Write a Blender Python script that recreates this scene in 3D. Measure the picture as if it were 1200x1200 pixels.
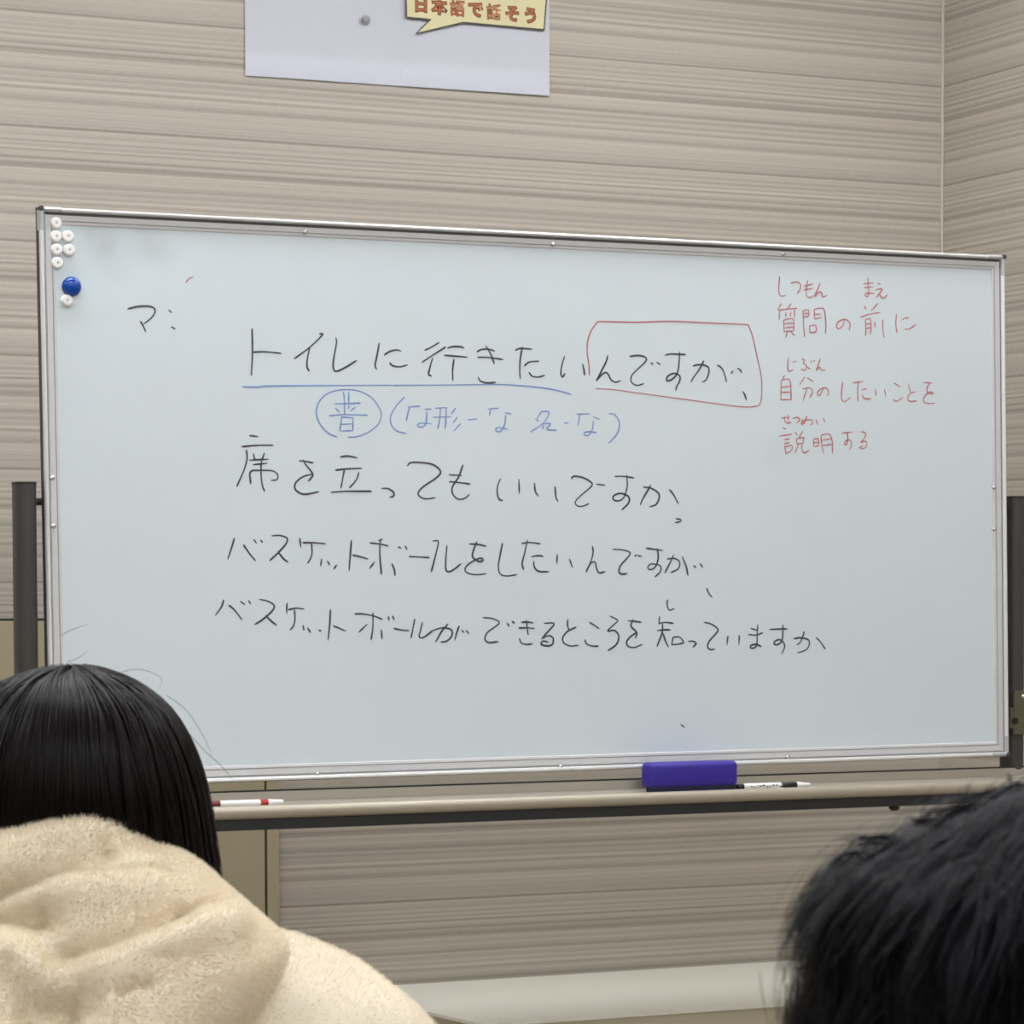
import bpy, math, random
import numpy as np
from mathutils import Vector, Matrix

for o in list(bpy.data.objects): bpy.data.objects.remove(o)
SC = bpy.context.scene
COL = SC.collection
rng = np.random.default_rng(7)
random.seed(7)

# ------------------------------------------------------------------ camera
ZC = 1.22                      # camera height, seated viewer holding the phone up
F = 3557.0                     # focal length in pixels of the 1200 px frame
PY = 900.0                     # row of the optical axis (photo is a crop of a portrait frame)
YAW, PITCH, ROLL = math.radians(25.4166), math.radians(-3.2766), math.radians(-0.1155)
_f = np.array([math.sin(YAW)*math.cos(PITCH), math.cos(YAW)*math.cos(PITCH), math.sin(PITCH)])
_r = np.array([math.cos(YAW), -math.sin(YAW), 0.0])
_u = np.cross(_r, _f)
CR = math.cos(ROLL)*_r + math.sin(ROLL)*_u
CU = -math.sin(ROLL)*_r + math.cos(ROLL)*_u
CF = _f
CAMP = np.array([0.0, 0.0, ZC])

cam_data = bpy.data.cameras.new('camera')
cam_data.sensor_width = 36.0; cam_data.sensor_fit = 'HORIZONTAL'
cam_data.lens = 36.0*F/1200.0
cam_data.shift_y = (PY-600.0)/1200.0
cam_data.clip_start = 0.05
cam_data.dof.use_dof = True
cam_data.dof.focus_distance = 3.6
cam_data.dof.aperture_fstop = 34.0
cam = bpy.data.objects.new('camera', cam_data); COL.objects.link(cam)
M = Matrix((( CR[0], CU[0], -CF[0], 0), (CR[1], CU[1], -CF[1], 0), (CR[2], CU[2], -CF[2], ZC), (0, 0, 0, 1)))
cam.matrix_world = M
SC.camera = cam

# ------------------------------------------------------------------ world, exposure
w = bpy.data.worlds.new('world'); SC.world = w; w.use_nodes = True
w.node_tree.nodes['Background'].inputs[0].default_value = (0.9, 0.95, 1.0, 1)
w.node_tree.nodes['Background'].inputs[1].default_value = 0.05
SC.view_settings.view_transform = 'Standard'; SC.view_settings.look = 'None'
SC.view_settings.gamma = 1.0; SC.view_settings.use_curve_mapping = False
SC.view_settings.exposure = 0.0
LAMP = 15.2                      # emission strength of the ceiling panels

# ------------------------------------------------------------------ helpers
def ray(px, py):
    return CF + (px-600.0)/F*CR - (py-PY)/F*CU
def on_plane(px, py, p0, n):
    d = ray(px, py); p0 = np.array(p0, float); n = np.array(n, float)
    t = ((p0-CAMP)@n)/(d@n)
    return CAMP + t*d
def at_depth(px, py, d): return CAMP + d*ray(px, py)

def lin(c):
    c = np.array(c, float)/255.0
    return tuple(np.where(c <= 0.04045, c/12.92, ((c+0.055)/1.055)**2.4)) + (1.0,)

def nd(nt, t, **kw):
    n = nt.nodes.new(t)
    for k, v in kw.items(): setattr(n, k, v)
    return n
def mat(name, rgb, rough=0.5, metal=0.0, var=0.0, vscale=20.0, bump=0.0, bscale=200.0, spec=0.5, stretch=(1,1,1), sheen=0.0):
    m = bpy.data.materials.new(name); m.use_nodes = True
    nt = m.node_tree; b = nt.nodes['Principled BSDF']
    c = lin(rgb)
    b.inputs['Base Color'].default_value = c
    b.inputs['Roughness'].default_value = rough; b.inputs['Metallic'].default_value = metal
    b.inputs['Specular IOR Level'].default_value = spec
    if sheen: b.inputs['Sheen Weight'].default_value = sheen
    tc = nd(nt, 'ShaderNodeTexCoord'); mp = nd(nt, 'ShaderNodeMapping'); mp.inputs['Scale'].default_value = stretch
    nt.links.new(tc.outputs['Object'], mp.inputs[0])
    n = nd(nt, 'ShaderNodeTexNoise'); n.inputs['Scale'].default_value = vscale; n.inputs['Detail'].default_value = 4
    nt.links.new(mp.outputs[0], n.inputs['Vector'])
    r = nd(nt, 'ShaderNodeMapRange'); r.inputs[3].default_value = 1-var; r.inputs[4].default_value = 1+var
    nt.links.new(n.outputs[0], r.inputs[0])
    mx = nd(nt, 'ShaderNodeMix', data_type='RGBA', blend_type='MULTIPLY'); mx.inputs[0].default_value = 1.0
    mx.inputs[6].default_value = c; nt.links.new(r.outputs[0], mx.inputs[7])
    nt.links.new(mx.outputs[2], b.inputs['Base Color'])
    if bump:
        n2 = nd(nt, 'ShaderNodeTexNoise'); n2.inputs['Scale'].default_value = bscale; nt.links.new(mp.outputs[0], n2.inputs['Vector'])
        bp = nd(nt, 'ShaderNodeBump'); bp.inputs['Strength'].default_value = bump; bp.inputs['Distance'].default_value = 0.002
        nt.links.new(n2.outputs[0], bp.inputs['Height']); nt.links.new(bp.outputs[0], b.inputs['Normal'])
    return m

WLOC = {}; ROT = {}
def mesh_obj(name, verts, faces, m, parent=None, smooth=False, kind=None, label=None):
    v = np.asarray(verts, float).reshape(-1, 3)
    c = (v.min(0)+v.max(0))/2
    me = bpy.data.meshes.new(name)
    me.from_pydata((v-c).tolist(), [], [tuple(int(i) for i in f) for f in faces]); me.update()
    if smooth: me.polygons.foreach_set('use_smooth', [True]*len(me.polygons))
    if m: me.materials.append(m)
    return link(name, me, c, parent, kind, label)
def link(name, me, c, parent=None, kind=None, label=None):
    o = bpy.data.objects.new(name, me); COL.objects.link(o)
    WLOC[o] = np.array(c, float)
    if parent is not None:
        o.parent = parent
        if parent in ROT:
            o.matrix_parent_inverse = (Matrix.Translation(WLOC[parent]) @ ROT[parent].to_4x4()).inverted(); o.location = c
        else: o.location = WLOC[o]-WLOC[parent]
    else: o.location = c
    if kind: o['kind'] = kind
    if label: o['label'] = label
    return o
def big_mesh(name, verts, tris, m, parent=None, smooth=False, kind=None, label=None, mats=None):
    """fast builder for large triangle/quad arrays (tris: N x k array)"""
    v = np.asarray(verts, float); c = (v.min(0)+v.max(0))/2; k = tris.shape[1]
    me = bpy.data.meshes.new(name)
    me.vertices.add(len(v)); me.vertices.foreach_set('co', (v-c).astype(np.float32).ravel())
    me.loops.add(tris.size); me.loops.foreach_set('vertex_index', tris.astype(np.int32).ravel())
    me.polygons.add(len(tris)); me.polygons.foreach_set('loop_start', (np.arange(len(tris))*k).astype(np.int32))
    me.polygons.foreach_set('loop_total', np.full(len(tris), k, np.int32))
    if smooth: me.polygons.foreach_set('use_smooth', np.ones(len(tris), bool))
    me.update(calc_edges=True); me.validate()
    me.materials.append(m)
    return link(name, me, c, parent, kind, label)
def empty(name, loc, label, cat, group=None):
    o = bpy.data.objects.new(name, None); COL.objects.link(o); o.location = loc; WLOC[o] = np.array(loc, float)
    o.empty_display_size = 0.05
    tag(o, label, cat, group); return o
def tag(o, label, cat, group=None):
    o['label'] = label; o['category'] = cat
    if group: o['group'] = group
    return o

class MB:
    def __init__(s): s.v = []; s.f = []
    def add(s, v, f):
        k = len(s.v); s.v += [tuple(map(float, p)) for p in v]; s.f += [tuple(i+k for i in q) for q in f]; return s
    def box(s, a, b, ax=None, org=(0, 0, 0)):
        a = np.array(a, float); b = np.array(b, float)
        P = [(x, y, z) for z in (a[2], b[2]) for y in (a[1], b[1]) for x in (a[0], b[0])]
        if ax is not None: P = [np.array(org)+p[0]*ax[0]+p[1]*ax[1]+p[2]*ax[2] for p in P]
        return s.add(P, [(0, 2, 3, 1), (4, 5, 7, 6), (0, 1, 5, 4), (2, 6, 7, 3), (0, 4, 6, 2), (1, 3, 7, 5)])
    def cbox(s, a, b, r, ax=None, org=(0, 0, 0), n=3):
        """box with rounded edges along every side (rounded-box point set via superquadric grid)"""
        a = np.array(a, float); b = np.array(b, float); c = (a+b)/2; h = (b-a)/2
        r = min(r, h.min()*0.999)
        k = 2*n+2
        th = []
        for q in range(4):
            for i in range(n+1): th.append((q*math.pi/2+i*math.pi/2/n, q))
        ph = [(-math.pi/2+i*math.pi/2/n, -1) for i in range(n+1)]+[(i*math.pi/2/n, 1) for i in range(n+1)]
        V = []
        for p, sz in ph:
            for t, q in th:
                sx = 1 if q in (0, 3) else -1; sy = 1 if q in (0, 1) else -1
                V.append((c[0]+sx*(h[0]-r)+r*math.cos(p)*math.cos(t), c[1]+sy*(h[1]-r)+r*math.cos(p)*math.sin(t), c[2]+sz*(h[2]-r)+r*math.sin(p)))
        if ax is not None: V = [np.array(org)+p[0]*ax[0]+p[1]*ax[1]+p[2]*ax[2] for p in V]
        m = len(th); Fc = []
        for i in range(len(ph)-1):
            for j in range(m): Fc.append((i*m+j, i*m+(j+1) % m, (i+1)*m+(j+1) % m, (i+1)*m+j))
        Fc.append(tuple(range(m-1, -1, -1))); Fc.append(tuple((len(ph)-1)*m+j for j in range(m)))
        return s.add(V, Fc)
    def lathe(s, prof, org, axis, n=24, ref=None):
        """prof: list of (radius, height along axis)"""
        axis = np.array(axis, float); axis /= np.linalg.norm(axis)
        ref = np.array([0, 0, 1.0]) if abs(axis[2]) < 0.9 else np.array([1.0, 0, 0])
        e1 = np.cross(ref, axis); e1 /= np.linalg.norm(e1); e2 = np.cross(axis, e1); org = np.array(org, float)
        V = []; 
        for r, h in prof:
            for i in range(n):
                t = 2*math.pi*i/n; V.append(org+axis*h+r*(math.cos(t)*e1+math.sin(t)*e2))
        Fc = [(i*n+j, i*n+(j+1) % n, (i+1)*n+(j+1) % n, (i+1)*n+j) for i in range(len(prof)-1) for j in range(n)]
        Fc.append(tuple(range(n-1, -1, -1))); Fc.append(tuple((len(prof)-1)*n+j for j in range(n)))
        return s.add(V, Fc)
    def extrude(s, prof, p0, p1, ea, eb, cut0=None, cut1=None):
        """closed profile (a,b) swept from p0 to p1; ea, eb world axes"""
        p0 = np.array(p0, float); p1 = np.array(p1, float); n = len(prof); d = (p1-p0)/np.linalg.norm(p1-p0)
        V = []
        for k, p in enumerate((p0, p1)):
            cf = cut0 if k == 0 else cut1
            for a, b in prof:
                V.append(p+a*ea+b*eb+(d*(cf*a) if cf else 0))
        Fc = [(i, (i+1) % n, n+(i+1) % n, n+i) for i in range(n)]
        Fc.append(tuple(range(n-1, -1, -1))); Fc.append(tuple(range(n, 2*n)))
        return s.add(V, Fc)
    def tube(s, pts, rad, n=12):
        pts = [np.array(p, float) for p in pts]; V = []; prev = None
        rad = rad if isinstance(rad, (list, tuple)) else [rad]*len(pts)
        for i, p in enumerate(pts):
            d = pts[min(i+1, len(pts)-1)]-pts[max(i-1, 0)]; d /= np.linalg.norm(d)
            if prev is None:
                ref = np.array([0, 0, 1.0]) if abs(d[2]) < 0.9 else np.array([1.0, 0, 0]); e1 = np.cross(ref, d)
            else: e1 = prev-d*(prev@d)
            e1 /= np.linalg.norm(e1); prev = e1; e2 = np.cross(d, e1)
            for j in range(n):
                t = 2*math.pi*j/n; V.append(p+rad[i]*(math.cos(t)*e1+math.sin(t)*e2))
        Fc = [(i*n+j, i*n+(j+1) % n, (i+1)*n+(j+1) % n, (i+1)*n+j) for i in range(len(pts)-1) for j in range(n)]
        Fc.append(tuple(range(n-1, -1, -1))); Fc.append(tuple((len(pts)-1)*n+j for j in range(n)))
        return s.add(V, Fc)
    def build(s, name, m, parent=None, smooth=False, kind=None, label=None):
        o = mesh_obj(name, s.v, s.f, m, parent, smooth, kind, label)
        if smooth:
            try: o.data.set_sharp_from_angle(angle=math.radians(38))
            except Exception: pass
        return o
X3 = np.eye(3)

# ------------------------------------------------------------------ materials
def wallpaper(name):
    m = bpy.data.materials.new(name); m.use_nodes = True; nt = m.node_tree; L = nt.links.new
    b = nt.nodes['Principled BSDF']; b.inputs['Roughness'].default_value = 0.75; b.inputs['Specular IOR Level'].default_value = 0.25
    g = nd(nt, 'ShaderNodeNewGeometry'); sx = nd(nt, 'ShaderNodeSeparateXYZ'); L(g.outputs['Position'], sx.inputs[0])
    # slow waviness of the printed lines along the wall
    mp0 = nd(nt, 'ShaderNodeMapping'); mp0.inputs['Scale'].default_value = (2.2, 2.2, 9.0); L(g.outputs['Position'], mp0.inputs[0])
    nw = nd(nt, 'ShaderNodeTexNoise'); nw.inputs['Scale'].default_value = 1.0; nw.inputs['Detail'].default_value = 2; L(mp0.outputs[0], nw.inputs['Vector'])
    wv = nd(nt, 'ShaderNodeMath', operation='MULTIPLY_ADD'); L(nw.outputs[0], wv.inputs[0]); wv.inputs[1].default_value = 0.004; L(sx.outputs[2], wv.inputs[2])
    ph = nd(nt, 'ShaderNodeMath', operation='MULTIPLY_ADD'); L(wv.outputs[0], ph.inputs[0]); ph.inputs[1].default_value = -1.0/PERIOD; ph.inputs[2].default_value = PHASE
    fr = nd(nt, 'ShaderNodeMath', operation='FRACT'); L(ph.outputs[0], fr.inputs[0])
    cr = nd(nt, 'ShaderNodeValToRGB'); L(fr.outputs[0], cr.inputs[0])
    stops = [(0.0, .62), (.008, .18), (.018, .25), (.03, .88), (.085, .58), (.105, .85), (.13, .48), (.15, .80), (.175, .55), (.195, .98), (.215, .32), (.235, .82), (.26, .68), (.285, .32), (.305, .80), (.335, .30), (.365, .42), (.385, .86),
             (.42, .68), (.45, .85), (.48, .62), (.51, .38), (.535, .80), (.565, .5), (.59, .80), (.62, .5), (.645, .98), (.67, .38), (.70, .86), (.775, .40), (.80, .86), (.95, .60)]
    el = cr.color_ramp.elements
    el[0].position = 0.0; el[1].position = stops[-1][0]
    for p, v in stops[1:-1]: el.new(p)
    for e, (p, v) in zip(el, stops): e.position = p; e.color = (v, v, v, 1)
    # fine streaks
    mp = nd(nt, 'ShaderNodeMapping'); mp.inputs['Scale'].default_value = (.5, .5, 260.0); L(g.outputs['Position'], mp.inputs[0])
    n1 = nd(nt, 'ShaderNodeTexNoise'); n1.inputs['Scale'].default_value = 1.0; n1.inputs['Detail'].default_value = 3; n1.inputs['Roughness'].default_value = 0.7; L(mp.outputs[0], n1.inputs['Vector'])
    mpb = nd(nt, 'ShaderNodeMapping'); mpb.inputs['Scale'].default_value = (60, 60, 420.0); L(g.outputs['Position'], mpb.inputs[0])
    n2 = nd(nt, 'ShaderNodeTexNoise'); n2.inputs['Scale'].default_value = 1.0; n2.inputs['Detail'].default_value = 2; L(mpb.outputs[0], n2.inputs['Vector'])
    a1 = nd(nt, 'ShaderNodeMath', operation='MULTIPLY_ADD'); L(n1.outputs[0], a1.inputs[0]); a1.inputs[1].default_value = 0.75; L(cr.outputs[0], a1.inputs[2])
    a2 = nd(nt, 'ShaderNodeMath', operation='MULTIPLY_ADD'); L(n2.outputs[0], a2.inputs[0]); a2.inputs[1].default_value = 0.35; L(a1.outputs[0], a2.inputs[2])
    mr = nd(nt, 'ShaderNodeMapRange'); L(a2.outputs[0], mr.inputs[0]); mr.inputs[1].default_value = 0.66; mr.inputs[2].default_value = 1.62
    mx = nd(nt, 'ShaderNodeMix', data_type='RGBA'); L(mr.outputs[0], mx.inputs[0])
    mx.inputs[6].default_value = lin(WALL_DARK); mx.inputs[7].default_value = lin(WALL_LIGHT)
    L(mx.outputs[2], b.inputs['Base Color'])
    bp = nd(nt, 'ShaderNodeBump'); bp.inputs['Strength'].default_value = 0.35; bp.inputs['Distance'].default_value = 0.0012
    L(a2.outputs[0], bp.inputs['Height']); L(bp.outputs[0], b.inputs['Normal'])
    return m

YW = 5.45                                                     # back wall plane
on_wall = lambda px, py: on_plane(px, py, (0, YW, 0), (0, 1, 0))
PERIOD = (on_wall(0, 10)-on_wall(0, 145.5))[2]
PHASE = on_wall(0, 145.5)[2]/PERIOD + 0.012 + 0.002/PERIOD
WALL_DARK, WALL_LIGHT = (148, 139, 128), (206, 198, 186)
XR = on_wall(1104.5, 200)[0]                                  # room corner
HC = 3.00

M_wall = wallpaper('striped_wallpaper')
M_plain = mat('beige_panel_paint', (178, 167, 140), 0.5, var=0.03, vscale=3)
M_ceil = mat('ceiling_board', (225, 224, 220), 0.9, var=0.03, vscale=40)
M_floor = mat('floor_vinyl', (150, 140, 125), 0.45, var=0.08, vscale=12)
M_rear = mat('painted_wall', (196, 188, 174), 0.8, var=0.03, vscale=4)
M_trim = mat('pale_corner_bead', (203, 196, 180), 0.6)
M_dark = mat('dark_gap', (30, 28, 25), 0.9)
M_counter = mat('white_laminate', (247, 244, 231), 0.35, var=0.015, vscale=6)
M_counter_side = mat('beige_laminate', (196, 188, 165), 0.5, var=0.02, vscale=6)
M_alu = mat('brushed_aluminium', (238, 238, 238), 0.32, metal=0.35, var=0.06, vscale=60, stretch=(1, 1, 1))
M_alu_flat = mat('grey_aluminium_inner', (212, 212, 214), 0.45, metal=0.1, var=0.08, vscale=30)
M_inline = mat('frame_inner_line', (138, 136, 140), 0.6)
M_groove = mat('frame_groove', (70, 66, 68), 0.6)
M_capw = mat('frame_corner_plastic', (196, 196, 198), 0.4, metal=0.4)
M_rivet = mat('rivet_steel', (215, 215, 215), 0.25, metal=0.9)
M_post = mat('charcoal_post', (74, 71, 70), 0.42, metal=0.3, var=0.06, vscale=20)
M_postdark = mat('black_plastic', (42, 40, 38), 0.5)
M_bracket = mat('olive_zinc_bracket', (112, 108, 92), 0.4, metal=0.6, var=0.1, vscale=40)
M_tray = mat('taupe_tray_aluminium', (176, 167, 151), 0.34, metal=0.25, var=0.04, vscale=30)
M_trayfloor = mat('taupe_tray_inner', (164, 156, 143), 0.5, metal=0.05, var=0.05, vscale=30)
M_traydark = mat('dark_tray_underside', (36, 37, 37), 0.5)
M_paper = mat('poster_paper', (202, 203, 213), 0.6, var=0.01, vscale=8)
M_bubble = mat('print_pale_yellow', (222, 212, 166), 0.6)
M_bubout = mat('print_dark_outline', (66, 66, 62), 0.6)
M_ptext = mat('print_orange_brown', (182, 104, 60), 0.6)
M_ptexto = mat('print_text_outline', (100, 58, 34), 0.6)
M_pin = mat('grey_tack', (150, 150, 152), 0.4)
M_magw = mat('white_magnet_plastic', (244, 242, 240), 0.35)
M_magd = mat('magnet_recess', (190, 186, 182), 0.5)
M_magb = mat('blue_magnet_plastic', (0, 66, 160), 0.1)
M_eraser = mat('blue_violet_eraser', (52, 34, 150), 0.45, var=0.06, vscale=60, bump=0.2, bscale=900)
M_felt = mat('eraser_felt', (38, 36, 62), 0.95)
M_mkw = mat('white_marker_barrel', (242, 240, 238), 0.3)
M_mkr = mat('red_marker_plastic', (176, 44, 40), 0.35)
M_mkd = mat('dark_red_marker_cap', (110, 40, 34), 0.4)
M_mkk = mat('black_marker_plastic', (30, 28, 28), 0.4)

def board_material():
    m = mat('whiteboard_enamel', (219, 230, 236), 0.3, spec=0.45)
    nt = m.node_tree; L = nt.links.new; b = nt.nodes['Principled BSDF']
    tc = nd(nt, 'ShaderNodeTexCoord')
    n = nd(nt, 'ShaderNodeTexNoise'); n.inputs['Scale'].default_value = 3.0; n.inputs['Detail'].default_value = 5; L(tc.outputs['Object'], n.inputs['Vector'])
    r = nd(nt, 'ShaderNodeMapRange'); L(n.outputs[0], r.inputs[0]); r.inputs[1].default_value = 0.3; r.inputs[2].default_value = 0.75; r.inputs[3].default_value = 1.0; r.inputs[4].default_value = 0.965
    # wiped-off marker smudges: (local x, local z, radius, strength)
    fac = r.outputs[0]
    n3 = nd(nt, 'ShaderNodeTexNoise'); n3.inputs['Scale'].default_value = 22.0; n3.inputs['Detail'].default_value = 4; L(tc.outputs['Object'], n3.inputs['Vector'])
    for cx, cz, rad, st in SMUDGE:
        d = nd(nt, 'ShaderNodeVectorMath', operation='DISTANCE'); L(tc.outputs['Object'], d.inputs[0]); d.inputs[1].default_value = (cx, 0, cz)
        q = nd(nt, 'ShaderNodeMapRange', interpolation_type='SMOOTHSTEP'); L(d.outputs['Value'], q.inputs[0]); q.inputs[1].default_value = 0.0; q.inputs[2].default_value = rad
        q.inputs[3].default_value = st; q.inputs[4].default_value = 0.0
        k = nd(nt, 'ShaderNodeMath', operation='MULTIPLY'); L(q.outputs[0], k.inputs[0]); L(n3.outputs[0], k.inputs[1])
        s = nd(nt, 'ShaderNodeMath', operation='SUBTRACT'); L(fac, s.inputs[0]); L(k.outputs[0], s.inputs[1]); fac = s.outputs[0]
    mx = nd(nt, 'ShaderNodeMix', data_type='RGBA', blend_type='MULTIPLY'); mx.inputs[0].default_value = 1; mx.inputs[6].default_value = lin((219, 230, 236)); L(fac, mx.inputs[7])
    L(mx.outputs[2], b.inputs['Base Color'])
    return m

# ------------------------------------------------------------------ the room
def struct(name, mb, m, parent=None, label=None):
    o = mb.build(name, m, parent); o['kind'] = 'structure'
    if label: o['label'] = label
    return o
XL, YN = -2.8, -6.8
struct('floor', MB().box((XL-.1, YN-.1, -.08), (XR+.1, YW+.1, 0)), M_floor, None, 'beige vinyl floor of the classroom')
struct('ceiling', MB().box((XL-.1, YN-.1, HC), (XR+.1, YW+.1, HC+.08)), M_ceil, None, 'white ceiling of the classroom')
wall_back = struct('wall_back', MB().box((XL-.1, YW, 0), (XR+.1, YW+.1, HC)), M_wall, None, 'beige striped wallpaper wall behind the whiteboard')
struct('wall_right', MB().box((XR, YN, 0), (XR+.1, YW, HC)), M_wall, None, 'beige striped wallpaper wall meeting the corner at the right')
struct('wall_left', MB().box((XL-.1, YN, 0), (XL, YW, HC)), M_rear, None, 'plain wall on the left of the room')
struct('wall_near', MB().box((XL, YN-.1, 0), (XR, YN, HC)), M_rear, None, 'plain wall behind the viewer')
struct('trim_1', MB().cbox((XR-.006, YW-.006, 1.30), (XR-.0, YW, HC), .0025), M_trim, None, 'thin pale bead in the corner of the two striped walls')

# low flush door to the left, its top and right edge show beside and below the board
zt = on_wall(30, 725)[2]; xd = on_wall(309.5, 1000)[0]; xf = on_wall(325, 1000)[0]
d1 = MB().box((xd-1.25, YW-.002, 0.02), (xd+.004, YW, zt)).build('door_1', M_dark); d1['kind'] = 'structure'; d1['label'] = 'plain beige low flush door in the striped wall'
MB().cbox((xd-1.25, YW-.010, 0.025), (xd-.002, YW-.0015, zt-.004), .001).build('door_leaf', M_plain, d1)
MB().cbox((xd+.003, YW-.010, 0.02), (xf, YW-.0, zt), .001).build('door_frame', M_plain, d1)

# ------------------------------------------------------------------ ceiling lights (outside the frame)
M_lamp = bpy.data.materials.new('lamp_diffuser'); M_lamp.use_nodes = True
_b = M_lamp.node_tree.nodes['Principled BSDF']; _b.inputs['Base Color'].default_value = (.9, .9, .9, 1)
_b.inputs['Emission Color'].default_value = (0.955, 0.985, 1.02, 1); _b.inputs['Emission Strength'].default_value = LAMP
M_lampframe = mat('lamp_housing', (228, 228, 226), 0.5)
ROWN = ('row nearest the whiteboard', 'second row from the whiteboard', 'middle row', 'second row from the rear wall', 'row nearest the rear wall')
for i, (x, y) in enumerate([(x, y) for y in (4.42, 2.85, 0.6, -1.6, -3.8) for x in (-0.6, 1.15, 2.85)]):
    e = empty('ceiling_light', (x, y, HC), 'flush ceiling light panel, %s of its three in the %s' % (('left', 'centre', 'right')[i % 3], ROWN[i//3]), 'ceiling light', 'ceiling light panels')
    mb = MB()
    for a, b in (((-.64, -.17), (.64, -.15)), ((-.64, .15), (.64, .17)), ((-.64, -.15), (-.62, .15)), ((.62, -.15), (.64, .15))):
        mb.box((x+a[0], y+a[1], HC-.05), (x+b[0], y+b[1], HC))
    mb.build('housing', M_lampframe, e)
    MB().box((x-.62, y-.15, HC-.045), (x+.62, y+.15, HC-.03)).build('diffuser', M_lamp, e)

# ------------------------------------------------------------------ low white counter against the wall
zk = on_wall(560, 1148)[2]
onk = lambda px, py: on_plane(px, py, (0, 0, zk), (0, 0, 1))
fl = onk(558, 1198); fr_ = onk(920, 1178); bl = onk(500, 1185)
yfr = (fl[1]+fr_[1])/2
dirl = (bl-fl)/np.linalg.norm(bl-fl); tt = (YW-.004-fl[1])/dirl[1]; blw = fl+dirl*tt
e = empty('low_counter', (2.6, yfr+.2, 0), 'low counter with white top against the striped wall under the whiteboard', 'counter')
xe = XR-.01
top = [(fl[0], yfr), (xe, yfr), (xe, YW-.004), (blw[0], YW-.004)]
def slab(poly, z0, z1):
    mb = MB(); n = len(poly)
    mb.add([(x, y, z0) for x, y in poly]+[(x, y, z1) for x, y in poly], [tuple(range(n-1, -1, -1)), tuple(range(n, 2*n))]+[(i, (i+1) % n, n+(i+1) % n, n+i) for i in range(n)])
    return mb
slab(top, zk-.006, zk).build('counter_top', M_counter, e)
ins = [(fl[0]+.004, yfr+.004), (xe, yfr+.004), (xe, YW-.004), (blw[0]+.004, YW-.004)]
slab(ins, 0, zk-.006).build('counter_body', M_counter_side, e)
MB().lathe([(.007, -.0), (.008, .004), (.006, .010)], (fl[0]-.0, yfr-.002, zk-.018), (0, -1, 0), 12).build('corner_bumper', M_postdark, e)

# ------------------------------------------------------------------ mobile whiteboard
BC = np.array([2.2961, 4.6440, ZC+0.1545]); LEAN = 0.0222; BROLL = 0.0035
EX = np.array([math.cos(BROLL), 0, math.sin(BROLL)])
EZ = np.array([-math.sin(BROLL)*math.cos(LEAN), math.sin(LEAN), math.cos(LEAN)*math.cos(BROLL)])
EN = np.cross(EX, EZ)            # points toward the viewer (-Y)
if EN[1] > 0: EN = -EN
BW, BH = 1.81, 0.91
def on_board(px, py, off=0.0): return on_plane(px, py, BC+off*EN, EN)
def bl2(p): d = p-BC; return d@EX, d@EZ
WB = empty('mobile_whiteboard', (BC[0], 4.66, 0), 'large whiteboard with black, blue and red handwriting on a dark wheeled stand', 'whiteboard')

FW = 0.026                       # frame width
SMUDGE = []
for px, py, rad, st in ((112, 278, .05, .26), (165, 277, .06, .20), (130, 300, .06, .18), (185, 296, .05, .14), (90, 262, .04, .2), (860, 420, .05, .05), (640, 250+150, .10, .04), (905, 530, .04, .06), (700, 780, .2, .03)):
    a, b = bl2(on_board(px, py)); SMUDGE.append((a, b, rad, st))
# surface panel: local object axes = board axes so that smudges sit in board space
def board_obj(name, mb, m, parent):
    """mesh whose object frame is the board frame (x along, y depth, z up)"""
    me = bpy.data.meshes.new(name); me.from_pydata(mb.v, [], mb.f); me.update(); me.materials.append(m)
    o = bpy.data.objects.new(name, me); COL.objects.link(o); WLOC[o] = BC.copy()
    R = Matrix((( EX[0], -EN[0], EZ[0]), (EX[1], -EN[1], EZ[1]), (EX[2], -EN[2], EZ[2])))
    o.rotation_euler = R.to_euler(); o.parent = parent; ROT[o] = R
    o.location = BC-WLOC[parent]
    return o
panel = board_obj('writing_surface', MB().box((-BW/2+.008, -.006, -BH/2+.008), (BW/2-.008, .005, BH/2-.008)), board_material(), WB)

AX = (EX, -EN, EZ)               # board-local axes: x right, y away from viewer, z up
def P(x, y, z): return BC + x*EX - y*EN + z*EZ
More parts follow.
